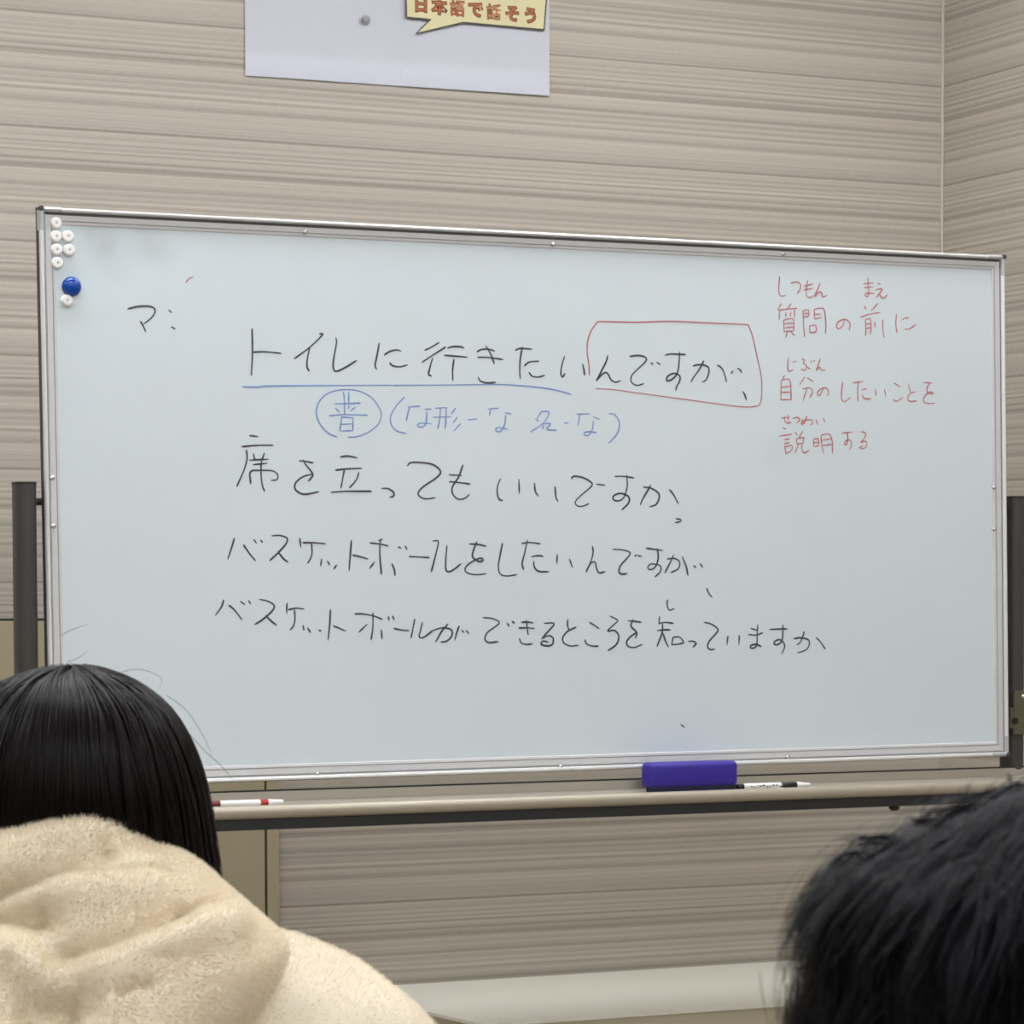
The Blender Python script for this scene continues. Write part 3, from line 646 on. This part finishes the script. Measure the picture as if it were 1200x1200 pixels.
# ------------------------------------------------------------------ poster on the wall
yp = YW-.0025
onp = lambda px, py, d=0.0: on_plane(px, py, (0, yp-d, 0), (0, 1, 0))
a = onp(287.5, 88.5); b = onp(643.5, 112.5); mid = onp(471, 60)[0]
zb = (a[2]+b[2])/2; sl = (b[2]-a[2])/(b[0]-a[0])
e = empty('poster', ((a[0]+b[0])/2, yp, zb), 'white paper notice with a yellow speech bubble on the striped wall', 'poster')
HP = .42
def sheet(xa, xb, dy):
    nx, nz = 10, 8; V = []; 
    for i in range(nx+1):
        for j in range(nz+1):
            x = xa+(xb-xa)*i/nx; z = a[2]+sl*(x-a[0])+HP*j/nz
            V.append((x, yp-dy-.0006*math.sin(3*x*4+z*9)-(.0008*(1-j/nz)**3)*(.4+.6*math.sin(6*x)**2), z))
    n = len(V); V += [(x, y_+.0004, z) for x, y_, z in V]; Fc = []
    for i in range(nx):
        for j in range(nz):
            q = (i*(nz+1)+j, (i+1)*(nz+1)+j, (i+1)*(nz+1)+j+1, i*(nz+1)+j+1); Fc += [q, tuple(n+k for k in q[::-1])]
    for i in range(nx):
        for j in (0, nz):
            p, q = i*(nz+1)+j, (i+1)*(nz+1)+j; Fc.append((p, q, n+q, n+p))
    return mesh_obj('paper_sheet', V, Fc, M_paper, e, smooth=True)
s1 = sheet(a[0], mid, .0); s2 = sheet(mid-.002, b[0], .0012)
dB = .0065
def poly(name, pts, d, m, par):
    V = [onp(x, y_, d) for x, y_ in pts]; n = len(V); V2 = [v+np.array([0, .0003, 0]) for v in V]
    return mesh_obj(name, V+V2, [tuple(range(n)), tuple(range(2*n-1, n-1, -1))]+[(i, n+i, n+(i+1) % n, (i+1) % n) for i in range(n)], m, par)
bub = [(476, -22), (476.5, 20), (504.5, 22.8), (488.5, 38.8), (543.3, 26.2), (637.5, 34.8), (641, -10)]
ctr = np.mean(bub, axis=0)
def grow(pts, k):
    p = np.array(pts, float); out = []
    n = len(p); ar = sum(p[i-1][0]*p[i][1]-p[i][0]*p[i-1][1] for i in range(n))
    for i in range(n):
        d0 = p[i]-p[i-1]; d1 = p[(i+1) % n]-p[i]; n0 = np.array([d0[1], -d0[0]])/np.linalg.norm(d0); n1 = np.array([d1[1], -d1[0]])/np.linalg.norm(d1)
        if ar < 0: n0, n1 = -n0, -n1
        mvec = n0+n1; mvec /= np.linalg.norm(mvec); out.append(p[i]+mvec*k/max(.45, mvec@n0))
    return [tuple(q) for q in out]
bo = poly('speech_bubble', grow(bub, .9), dB, M_bubout, e); poly('bubble_fill', grow(bub, -.7), dB+.0004, M_bubble, bo)
def text_mesh(body, size, offset):
    cu = bpy.data.curves.new('tmp_text', 'FONT'); cu.body = body; cu.size = size; cu.align_x = 'CENTER'; cu.align_y = 'CENTER'; cu.offset = offset; cu.fill_mode = 'FRONT'; cu.resolution_u = 3
    o = bpy.data.objects.new('tmp_text', cu); COL.objects.link(o)
    dg = bpy.context.evaluated_depsgraph_get(); dg.update()
    me = bpy.data.meshes.new_from_object(o.evaluated_get(dg)); bpy.data.objects.remove(o); return me
chars = '日本語で話そう'
p0 = np.array([488.0+5.5, 5.2]); p1 = np.array([621.5, 18.2])
pxm = np.linalg.norm(onp(495, 10)-onp(496, 10))
for lay, (off, m, d) in enumerate(((.0012, M_ptexto, dB+.0007), (.0003, M_ptext, dB+.0010))):
    V, Fc = [], []
    for i, ch in enumerate(chars):
        me = text_mesh(ch, 1.0, off*(1.0 if ch in '語話' else 2.0)/.034)
        co = np.zeros(len(me.vertices)*3); me.vertices.foreach_get('co', co); co = co.reshape(-1, 3)
        if len(co) == 0: continue
        c = (co.min(0)+co.max(0))/2; q = p0+(p1-p0)*i/6; ct = onp(q[0], q[1], d); S = .0325
        k = len(V)
        for v in co-c: V.append((ct[0]+v[0]*S, ct[1], ct[2]+v[1]*S*1.0+v[0]*S*sl))
        Fc += [tuple(k+j for j in pl.vertices) for pl in me.polygons]
        bpy.data.meshes.remove(me)
    if V: mesh_obj('printed_words' if lay else 'print_outline', V, Fc, m, bo)
q = onp(428.5, 23, .004)
tk = MB().lathe([(.0085, 0), (.0085, .002), (.0065, .004), (.004, .0048)], q, (0, -1, 0), 18).build('thumbtack', M_pin, None, smooth=True)
tag(tk, 'small round grey tack pinned into the white paper notice', 'thumbtack')

# ------------------------------------------------------------------ people
FWD = np.array([math.sin(YAW), math.cos(YAW), 0.0]); RGT = np.array([math.cos(YAW), -math.sin(YAW), 0.0]); UP = np.array([0, 0, 1.0])
def noise3(p, seed=0, octaves=3):
    """cheap smooth vector noise from sums of sines; p: N x 3"""
    g = np.random.default_rng(seed); out = np.zeros(len(p)); amp = 1.0; fr = 1.0
    for o in range(octaves):
        for k in range(4):
            d = g.normal(size=3); d *= fr/np.linalg.norm(d); out += amp*np.sin(p@d+g.uniform(0, 6.28))
        amp *= .55; fr *= 1.9
    return out/4
class Loft:
    """closed surface through horizontal rows: (py, pxL, pxR, half depth, axial depth of the row centre)"""
    def __init__(s, rows, n=96, m=80, p=2.2):
        R = []
        for py, L, Rr, hd, d in rows:
            c = at_depth((L+Rr)/2, py, d); hw = (Rr-L)/2/F*d; R.append([c[0], c[1], c[2], hw, hd])
        R = np.array(R); t = np.concatenate([[0], np.cumsum(np.linalg.norm(np.diff(R[:, 2:5], axis=0), axis=1)+1e-5)]); t /= t[-1]
        s.t = t; s.R = R; s.n = n; s.m = m; s.p = p
    def frame(s, v):
        return np.stack([np.interp(v, s.t, s.R[:, k]) for k in range(5)], -1)
    def smooth_frame(s, v):
        # Catmull-Rom on rows for a rounder silhouette
        v = np.clip(v, 0, 1); i = np.clip(np.searchsorted(s.t, v, side='right')-1, 0, len(s.t)-2)
        i0, i1, i2, i3 = np.clip(i-1, 0, None), i, i+1, np.clip(i+2, None, len(s.t)-1)
        t1, t2 = s.t[i1], s.t[i2]; u = ((v-t1)/(t2-t1))[..., None]
        P0, P1, P2, P3 = s.R[i0], s.R[i1], s.R[i2], s.R[i3]
        dt = (t2-t1)[..., None]
        m1 = np.where((i > 0)[..., None], (P2-P0)/np.maximum(s.t[i2]-s.t[i0], 1e-6)[..., None], (P2-P1)/dt)*dt
        m2 = np.where((i2 < len(s.t)-1)[..., None], (P3-P1)/np.maximum(s.t[i3]-s.t[i1], 1e-6)[..., None], (P2-P1)/dt)*dt
        return (2*u**3-3*u**2+1)*P1+(u**3-2*u**2+u)*m1+(-2*u**3+3*u**2)*P2+(u**3-u**2)*m2
    def point(s, th, v):
        Fm = s.smooth_frame(v); c, sn = np.cos(th), np.sin(th); e = 2/s.p
        a = np.sign(c)*np.abs(c)**e*np.maximum(Fm[..., 3], 1e-4); b = np.sign(sn)*np.abs(sn)**e*np.maximum(Fm[..., 4], 1e-4)
        return Fm[..., :3]+a[..., None]*RGT+b[..., None]*FWD
    def normal(s, th, v, e=1e-3):
        a = s.point(th+e, v)-s.point(th-e, v); b = s.point(th, np.clip(v+e, 0, 1))-s.point(th, np.clip(v-e, 0, 1))
        n = np.cross(a, b); l = np.linalg.norm(n, axis=-1, keepdims=True); n = n/np.maximum(l, 1e-12)
        ctr = s.smooth_frame(v)[..., :3]; sg = np.sign(np.sum(n*(s.point(th, v)-ctr), -1, keepdims=True)); return n*np.where(sg == 0, 1, sg)
    def grid(s):
        v = np.linspace(0, 1, s.m); th = np.linspace(0, 2*np.pi, s.n, endpoint=False)
        TH, V = np.meshgrid(th, v); return TH.ravel(), V.ravel()
    def faces(s):
        n, m = s.n, s.m; i, j = np.meshgrid(np.arange(m-1), np.arange(n), indexing='ij'); j2 = (j+1) % n
        return np.stack([i*n+j, i*n+j2, (i+1)*n+j2, (i+1)*n+j], -1).reshape(-1, 4)
def project(p):
    d = p-CAMP; z = d@CF; return 600+F*(d@CR)/z, PY-F*(d@CU)/z
def seg_dist(px, py, poly):
    best = np.full(len(px), 1e9); tt_ = np.zeros(len(px)); poly = np.array(poly, float); n = len(poly)-1
    for i in range(n):
        a, b = poly[i], poly[i+1]; d = b-a; L = d@d
        t = np.clip(((px-a[0])*d[0]+(py-a[1])*d[1])/L, 0, 1)
        q = np.hypot(px-a[0]-t*d[0], py-a[1]-t*d[1]); k = q < best; best = np.where(k, q, best); tt_ = np.where(k, (i+t)/n, tt_)
    return best, tt_
def folds(pts, th, spec):
    """spec: list of (polyline px, sigma px, amplitude m); acts on the side turned to the back (viewer side)"""
    px, py = project(pts); back = np.clip(-np.sin(th)*2.5+.5, 0, 1); out = np.zeros(len(pts))
    for poly, sg, am in spec:
        d, t = seg_dist(px, py, poly); out += am*np.exp(-(d/sg)**2)*np.clip(np.minimum(t, 1-t)*6+.25, 0, 1)
    return out*back

def mesh_from_loft(name, lf, m, parent, disp=None, label=None):
    th, v = lf.grid(); p = lf.point(th, v)
    if disp is not None: p = p+lf.normal(th, v)*disp(p, th, v)[:, None]
    f = lf.faces(); n = lf.n
    o = big_mesh(name, p, f, m, parent, smooth=True, label=label)
    return o, p
def pile(name, P0, N0, m, parent, length=.007, width=.0006, seed=1, lean=.55, scale=90.):
    """short plush pile: one tapered blade per point"""
    g = np.random.default_rng(seed); n = len(P0)
    comb = np.stack([noise3(P0*scale, seed+k, 2) for k in range(3)], -1)
    d = N0+lean*comb+np.array([0, 0, -.25])+g.normal(size=(n, 3))*.22; d /= np.linalg.norm(d, axis=1)[:, None]
    side = np.cross(d, g.normal(size=(n, 3))); side /= np.linalg.norm(side, axis=1)[:, None]
    L = length*g.uniform(.6, 1.15, n)[:, None]; w_ = width*g.uniform(.7, 1.3, n)[:, None]
    a = P0-N0*.0008; V = np.stack([a-side*w_, a+side*w_, a+d*L], 1).reshape(-1, 3)
    return big_mesh(name, V, np.arange(3*n).reshape(-1, 3), m, parent, kind='stuff')
def sample_surface(p, f, count, seed):
    g = np.random.default_rng(seed)
    tri = np.vstack([f[:, [0, 1, 2]], f[:, [0, 2, 3]]]); A, B, C = p[tri[:, 0]], p[tri[:, 1]], p[tri[:, 2]]
    nn = np.cross(B-A, C-A); ar = np.linalg.norm(nn, axis=1)
    k = g.choice(len(tri), count, p=ar/ar.sum()); u, v = g.random(count), g.random(count); q = u+v > 1; u[q] = 1-u[q]; v[q] = 1-v[q]
    # smooth vertex normals
    vn = np.zeros_like(p); 
    for c in range(3): np.add.at(vn, tri[:, c], nn)
    vn /= np.maximum(np.linalg.norm(vn, axis=1), 1e-12)[:, None]
    P0 = A[k]+u[:, None]*(B-A)[k]+v[:, None]*(C-A)[k]
    N0 = vn[tri[k, 0]]*(1-u-v)[:, None]+vn[tri[k, 1]]*u[:, None]+vn[tri[k, 2]]*v[:, None]
    N0 /= np.maximum(np.linalg.norm(N0, axis=1), 1e-12)[:, None]
    cen = p.mean(0)
    if np.mean(np.sum(N0*(P0-cen), 1)) < 0: N0 = -N0
    return P0, N0
def ribbons(name, paths, normals, width, m, parent, kind='stuff', label=None):
    """paths N x K x 3, normals same shape (outward)"""
    N, K, _ = paths.shape
    d = np.gradient(paths, axis=1); s = np.cross(d, normals); s /= np.maximum(np.linalg.norm(s, axis=2, keepdims=True), 1e-12)
    prof = np.interp(np.linspace(0, 1, K), [0, .1, .7, 1], [.7, 1, .9, .15])[None, :, None]
    w_ = np.asarray(width).reshape(-1, 1, 1)*prof/2
    V = np.stack([paths-s*w_, paths+normals*w_*.5, paths+s*w_], 2).reshape(-1, 3)     # shallow roof cross-section
    base = (np.arange(N)[:, None]*K+np.arange(K-1)[None, :])*3
    q = np.concatenate([np.stack([base+c, base+c+1, base+c+4, base+c+3], -1).reshape(-1, 4) for c in (0, 1)])
    return big_mesh(name, V, q, m, parent, smooth=True, kind=kind, label=label)

def hair_mat(name, c0, c1, rough, spec=0.5):
    m = bpy.data.materials.new(name); m.use_nodes = True; nt = m.node_tree; b = nt.nodes['Principled BSDF']
    g = nd(nt, 'ShaderNodeNewGeometry'); r = nd(nt, 'ShaderNodeMix', data_type='RGBA'); nt.links.new(g.outputs['Random Per Island'], r.inputs[0])
    r.inputs[6].default_value = lin(c0); r.inputs[7].default_value = lin(c1); nt.links.new(r.outputs[2], b.inputs['Base Color'])
    b.inputs['Roughness'].default_value = rough; b.inputs['Specular IOR Level'].default_value = spec
    return m
M_hair1 = hair_mat('straight_black_hair', (7, 5, 6), (24, 16, 14), 0.38, .11)
M_cap1 = mat('hair_base_black', (14, 11, 12), 0.5, var=.3, vscale=60, stretch=(6, 6, .3))
M_hair2 = hair_mat('tousled_black_hair', (7, 7, 11), (23, 22, 31), 0.4, .16)
M_cap2 = mat('hair_base_dark', (14, 13, 18), 0.6)
M_skin = mat('skin', (214, 172, 148), 0.5, var=.04, vscale=30)
M_fleece = mat('cream_fleece', (246, 236, 217), 0.9, var=.05, vscale=14, spec=.1, sheen=.2)
M_pile = mat('cream_fleece_pile', (249, 240, 222), 0.85, var=.05, vscale=14, spec=.15, sheen=.2)
def fibre(m):
    nt = m.node_tree; b = nt.nodes['Principled BSDF']; tr = nd(nt, 'ShaderNodeBsdfTranslucent'); ms = nd(nt, 'ShaderNodeMixShader'); ms.inputs[0].default_value = .38
    src = b.inputs['Base Color'].links[0].from_socket; nt.links.new(src, tr.inputs[0])
    out = nt.nodes['Material Output']; nt.links.new(b.outputs[0], ms.inputs[1]); nt.links.new(tr.outputs[0], ms.inputs[2]); nt.links.new(ms.outputs[0], out.inputs[0])
fibre(M_pile)
M_cloth = mat('dark_clothing', (44, 46, 54), 0.9, var=.1, vscale=40)
M_trouser = mat('dark_trousers', (52, 54, 64), 0.9, var=.1, vscale=40)

def seated_body(name, parent, top, d, px, bulk=1.0):
    """one continuous seated figure under the clothes: head with nose, ears, neck, torso, arms, legs; top = z of skull"""
    o0 = at_depth(px, 900, d); o0 = np.array([o0[0], o0[1], 0.0])
    def Q(x, y, z): return tuple(o0+x*RGT+y*FWD+np.array([0, 0, z]))
    hz = top-.115; sh = top-.30; seat = .47
    J = [(0, 0.02, seat+.06, .13, .10), (0, 0, seat+.25, .12, .09), (0, 0, sh-.05, .14, .10), (0, .0, sh+.02, .07, .06), (0, .02, sh+.07, .052, .055), (0, .03, hz-.03, .068, .082), (0, .03, hz+.04, .072, .092), (0, .02, hz+.085, .045, .06)]
    Ed = [(i, i+1) for i in range(7)]
    def add(parent_i, chain):
        k = parent_i
        for c in chain: J.append(c); Ed.append((k, len(J)-1)); k = len(J)-1
    for s in (-1, 1):
        add(2, [(s*.17, 0, sh-.03, .055, .055), (s*.21, .06, sh-.27, .043, .043), (s*.16, .28, seat+.16, .035, .035), (s*.13, .37, seat+.15, .03, .02)])
        add(0, [(s*.10, .20, seat+.05, .08, .08), (s*.11, .44, seat+.03, .06, .06), (s*.11, .46, .25, .048, .05), (s*.11, .45, .07, .036, .036), (s*.11, .57, .035, .04, .028)])
        add(5, [(s*.078, .03, hz-.01, .014, .02)])
    add(5, [(0, .118, hz-.02, .013, .016)])
    me = bpy.data.meshes.new(name); me.from_pydata([Q(*j[:3]) for j in J], Ed, []); me.update()
    o = bpy.data.objects.new(name, me); COL.objects.link(o)
    md = o.modifiers.new('skin', 'SKIN')
    for i, sv in enumerate(me.skin_vertices[0].data): sv.radius = (J[i][3]*bulk, J[i][4]*bulk); sv.use_root = (i == 0)
    o.modifiers.new('sub', 'SUBSURF').levels = 2; 
    dg = bpy.context.evaluated_depsgraph_get(); dg.update()
    m2 = bpy.data.meshes.new_from_object(o.evaluated_get(dg)); bpy.data.objects.remove(o)
    co = np.zeros(len(m2.vertices)*3); m2.vertices.foreach_get('co', co); co = co.reshape(-1, 3); c = (co.min(0)+co.max(0))/2
    co[:, 2] = np.maximum(co[:, 2], .002)
    m2.vertices.foreach_set('co', (co-c).ravel()); m2.update(); m2.materials.clear(); m2.materials.append(M_skin); m2.materials.append(M_trouser)
    zc = (co[:, 2]); 
    for pl in m2.polygons:
        pl.use_smooth = True
        pl.material_index = 1 if np.mean(zc[list(pl.vertices)]) < seat+.13 and True else 0
    return link(name, m2, c, parent)

# ---- person in the cream fleece, left foreground
D1 = 2.15
pz = at_depth(80, 789, D1)
P1 = empty('person', (at_depth(80, 900, D1)[0], at_depth(80, 900, D1)[1], 0), 'seated person from behind with long black hair and cream fleece hooded jacket', 'person')
seated_body('body', P1, pz[2]-.018, D1+.0, 80)
hair_rows = [(789.5, 72, 98, .012, D1+.01), (791.5, 54, 113, .028, D1+.01), (796, 32, 131, .048, D1+.01), (804, 10, 151, .064, D1+.005), (815, -8, 171, .078, D1), (840, -36, 200, .098, D1), (880, -62, 223, .112, D1-.002),
             (930, -80, 239, .115, D1-.004), (985, -90, 248, .105, D1), (1037, -97, 254, .090, D1+.005), (1075, -90, 246, .078, D1+.01), (1110, -60, 215, .06, D1+.015)]
hair_rows = [(a_, b_+min(6, (c_-b_)/6), c_-min(6, (c_-b_)/6), d_, e_) for a_, b_, c_, d_, e_ in hair_rows]
LH = Loft(hair_rows, 128, 90, 2.05)
cap, _ = mesh_from_loft('hair', LH, M_cap1, P1, lambda p, th, v: -.004+0*v, 'long straight black hair')
# strands run from the whorl down over the head
g = np.random.default_rng(11)
NC, PER, K = 420, 17, 26
cth = g.uniform(0, 2*np.pi, NC); cl = g.uniform(.0, .004, NC); cw = g.uniform(-.10, .10, NC); cph = g.uniform(0, 6.28, NC)
th0 = np.repeat(cth, PER)+g.normal(0, .022, NC*PER); n = NC*PER
v = np.linspace(.012, 1, K)[None, :]*np.ones((n, 1)); 
start = np.where(g.random(n) < .55, 0.0, g.uniform(0, .35, n))[:, None]; end = g.uniform(.86, 1.0, n)[:, None]
v = start+(end-start)*v; v = np.clip(v, .008, 1)
TH = th0[:, None]+np.repeat(cw, PER)[:, None]*v+.028*np.sin(v*5+np.repeat(cph, PER)[:, None])+.35*np.exp(-v*9)*np.sign(np.cos(th0))[:, None]*.4
off = np.repeat(cl, PER)[:, None]+g.uniform(-.0008, .0022, n)[:, None]+.0012*np.sin(v*9+g.uniform(0, 6, n)[:, None])
pp = LH.point(TH, v); nn = LH.normal(TH, v)
ribbons('hair_strands', pp+nn*off[..., None], nn, g.uniform(.0007, .0014, n), M_hair1, cap)
# flyaway hairs
fl_ = []
for (pts, dd) in (([(82, 797), (78, 778), (92, 771), (104, 762)], -.01), ([(95, 795), (112, 784), (124, 788), (150, 790)], -.01), ([(120, 800), (145, 787), (168, 785), (190, 796), (184, 810)], 0), ([(195, 815), (218, 832), (238, 862), (250, 888)], 0),
                  ([(70, 795), (75, 782), (90, 786), (100, 778)], .01), ([(72, 745), (80, 740), (92, 735), (105, 731)], .02), ([(105, 797), (130, 789), (150, 797), (172, 808)], .02), ([(222, 860), (240, 880), (262, 900), (275, 918)], .02), ([(88, 792), (86, 780), (80, 774)], .0), ([(60, 800), (50, 785), (66, 780)], .0)):
    c = spline(pts, 4.0); c = np.stack([np.interp(np.linspace(0, 1, 22), np.linspace(0, 1, len(c)), c[:, k]) for k in (0, 1)], -1)
    fl_.append([at_depth(x, y_, D1+dd) for x, y_ in c])
fl_ = np.array(fl_); ribbons('flyaway_hair', fl_, np.broadcast_to(-CF, fl_.shape), np.full(len(fl_), .00035), M_hair1, cap)

# jacket body
jr = [(1058, 20, 140, .050, D1+.02), (1075, -40, 215, .065, D1+.02), (1092, -120, 300, .08, D1+.015), (1101, -170, 350, .088, D1+.01), (1113, -215, 383, .096, D1+.01), (1130, -260, 421, .105, D1+.005), (1155, -295, 455, .115, D1), (1178, -322, 482, .122, D1),
      (1198, -340, 502, .127, D1), (1235, -368, 532, .134, D1), (1300, -392, 556, .14, D1), (1450, -400, 562, .145, D1+.01), (1700, -370, 530, .15, D1+.02), (1900, -320, 480, .155, D1+.03), (2050, -300, 460, .15, D1+.04), (2060, -200, 360, .10, D1+.04)]
LJ = Loft(jr, 150, 120, 2.3)
jf = [([(345, 1190), (380, 1150), (400, 1130)], 14, .002), ([(500, 1200), (440, 1180), (400, 1195)], 16, .003)]
def jd(p, th, v): return folds(p, th, jf)+.0016*noise3(p*24, 5, 3)
jac, jp = mesh_from_loft('jacket', LJ, M_fleece, P1, jd, 'cream plush fleece jacket')
P0, N0 = sample_surface(jp, LJ.faces(), 420000, 3)
px_, py_ = project(P0); k = py_ < 1330
pile('fleece_pile', P0[k], N0[k], M_pile, jac, .0046, .00032, 21, .30, 75.)
# hood hanging over the back
DH = 2.05
hr = [(944, 84, 116, .010, DH+.03), (948, 62, 132, .022, DH+.03), (955, 36, 144, .034, DH+.027), (963, 12, 151, .042, DH+.024), (973, -12, 160, .049, DH+.021), (988, -45, 181, .058, DH+.018), (1003, -72, 216, .067, DH+.012), (1020, -92, 240, .076, DH+.008), (1040, -106, 260, .085, DH+.004), (1066, -122, 289, .095, DH),
      (1090, -134, 317, .103, DH-.002), (1104, -140, 331, .106, DH-.003), (1122, -146, 333, .117, DH-.004), (1150, -150, 322, .130, DH-.004), (1180, -152, 304, .142, DH-.004), (1210, -150, 286, .150, DH-.003), (1260, -138, 250, .146, DH+.01), (1320, -105, 200, .10, DH+.035), (1355, -30, 110, .04, DH+.06)]
LHd = Loft(hr, 170, 150, 2.35)
hf = [([(-70, 1046), (0, 1031), (45, 1022), (95, 1010)], 9, -.030), ([(78, 1014), (115, 1015), (160, 1016), (216, 1014)], 7, -.020), ([(80, 1014), (108, 1002), (138, 988)], 12, -.008), ([(-60, 1018), (0, 1000), (60, 982), (130, 968)], 16, .008),
      ([(-20, 1062), (20, 1066), (58, 1076)], 18, -.019), ([(55, 1124), (130, 1100), (190, 1078), (236, 1059)], 13, -.013), ([(90, 1152), (150, 1127), (240, 1090), (295, 1082)], 22, .012),
      ([(10, 1190), (50, 1180), (100, 1184)], 20, -.015), ([(205, 1061), (236, 1055), (264, 1058)], 5, -.008), ([(135, 1163), (160, 1153), (182, 1150)], 6, -.006), ([(50, 1052), (120, 1044), (200, 1038)], 20, .010), ([(-40, 1125), (10, 1120), (60, 1140)], 20, .010)]
def hd_(p, th, v): return folds(p, th, hf)+.0016*noise3(p*22, 8, 3)
hood, hp = mesh_from_loft('hood', LHd, M_fleece, P1, hd_, 'bulky cream plush hood hanging at the back')
P0, N0 = sample_surface(hp, LHd.faces(), 340000, 4)
pile('hood_pile', P0, N0, M_pile, hood, .0046, .00032, 22, .30, 75.)

# ---- person with short tousled dark hair, right foreground
D2 = 1.18
c2 = at_depth(1205, 905, D2)
P2 = empty('person', (at_depth(1205, 1000, D2)[0], at_depth(1205, 1000, D2)[1], 0), 'person at the lower right edge seen from behind with short tousled black hair', 'person')
seated_body('body', P2, c2[2]-.03, D2, 1205)
sil = [(926, 1200), (934, 1180), (946, 1156), (962, 1124), (982, 1080), (1000, 1046), (1016, 1010), (1034, 982), (1062, 966), (1092, 957), (1127, 949), (1165, 939), (1200, 931), (1245, 928), (1300, 936), (1360, 965), (1400, 1030), (1420, 1110)]
hdp = [.012, .03, .048, .066, .08, .088, .094, .098, .10, .102, .103, .103, .101, .098, .09, .078, .06, .03]
rr = [(y_+26*max(0, 1-(y_-926)/120), L+14, 2440-L-14, h_*.92, D2) for (y_, L), h_ in zip(sil, hdp)]
LR = Loft(rr, 96, 70, 2.05)
cap2, _ = mesh_from_loft('hair', LR, M_cap2, P2, lambda p, th, v: .003*noise3(p*60, 3, 2), 'short tousled black hair')
g = np.random.default_rng(5)
NC, PER, K = 950, 30, 10
cth = g.uniform(0, 2*np.pi, NC); cv = g.uniform(.0, .93, NC)
croot = LR.point(cth, cv); cn = LR.normal(cth, cv)
down = np.array([0, 0, -1.0]); tang = down-cn*(cn@down)[:, None]; tang = tang/np.maximum(np.linalg.norm(tang, axis=1, keepdims=True), .25)
wave = noise3(croot*22, 9, 2)
cd = tang*.9-np.cross(cn, tang)*(.30+.45*wave)[:, None]+cn*g.uniform(.02, .16, NC)[:, None]; cd /= np.linalg.norm(cd, axis=1)[:, None]
bend = np.cross(cd, cn)*g.choice([-1, 1], NC)[:, None]+cn*.15; cL = g.uniform(.03, .05, NC)
rep = lambda a: np.repeat(a, PER, axis=0)
n = NC*PER; r0 = rep(croot)+g.normal(size=(n, 3))*.0055
d0 = rep(cd)+g.normal(size=(n, 3))*.05; L_ = (rep(cL)*g.uniform(.8, 1.1, n))[:, None, None]; bn = rep(bend)+g.normal(size=(n, 3))*.08
s = np.linspace(0, 1, K)[None, :, None]
conv = (rep(croot)-r0)[:, None, :]*s*.6
curv = -rep(cn)[:, None, :]*(s**2)*L_**2/.115          # follow the round of the skull
path = r0[:, None, :]+conv+d0[:, None, :]*s*L_+bn[:, None, :]*(np.sin(s*3.0))*L_*.10+curv+down*(s**2)*L_*.2+rep(cn)[:, None, :]*.0015
nrm = np.broadcast_to(rep(cn)[:, None, :], path.shape)
ribbons('hair_strands', path, nrm, g.uniform(.0006, .0010, n), M_hair2, cap2)
# loose tufts standing off the top
tp, tn = [], []
for (pts, cnt, dd) in (([(1090, 1000), (1050, 988), (1015, 984), (990, 990)], 9, 0), ([(1150, 970), (1115, 972), (1085, 966), (1066, 963)], 9, 0), ([(1150, 950), (1128, 950), (1105, 962), (1080, 966)], 9, -.01), ([(1190, 935), (1160, 938), (1120, 950), (1088, 958)], 8, .01),
                       ([(1030, 1015), (1005, 1005), (985, 1012), (972, 1030)], 10, 0), ([(988, 1080), (974, 1095), (966, 1120), (960, 1140)], 8, 0), ([(978, 1130), (962, 1148), (950, 1172), (941, 1198)], 8, 0), ([(1230, 930), (1200, 921), (1165, 928), (1130, 940)], 10, 0), ([(1200, 950), (1160, 955), (1120, 970), (1080, 985)], 12, -.005), ([(1120, 985), (1085, 988), (1050, 996), (1015, 1010)], 12, -.005)):
    for q in range(cnt):
        j = g.normal(size=2)*5; c = np.array(pts, float)+j+g.normal(size=(len(pts), 2))*2.5
        c = spline(c, 6.0); c = np.stack([np.interp(np.linspace(0, 1, 12), np.linspace(0, 1, len(c)), c[:, k]) for k in (0, 1)], -1)
        tp.append([at_depth(x, y_, D2+dd) for x, y_ in c])
tp = np.array(tp); ribbons('loose_tufts', tp, np.broadcast_to(-CF, tp.shape), np.full(len(tp), .0008), M_hair2, cap2)
# plain dark top on the shoulders below the frame
tr = [(1370, 1130, 1280, .05, D2+.03), (1400, 1050, 1360, .07, D2+.03), (1440, 900, 1510, .09, D2+.02), (1490, 790, 1620, .10, D2+.02), (1600, 700, 1710, .115, D2+.02), (1800, 680, 1730, .125, D2+.02), (2200, 760, 1650, .13, D2+.03), (2550, 800, 1610, .14, D2+.04), (2570, 950, 1460, .09, D2+.04)]
mesh_from_loft('jumper', Loft(tr, 72, 60, 2.3), M_cloth, P2, lambda p, th, v: .003*noise3(p*20, 2, 2), 'plain dark top')
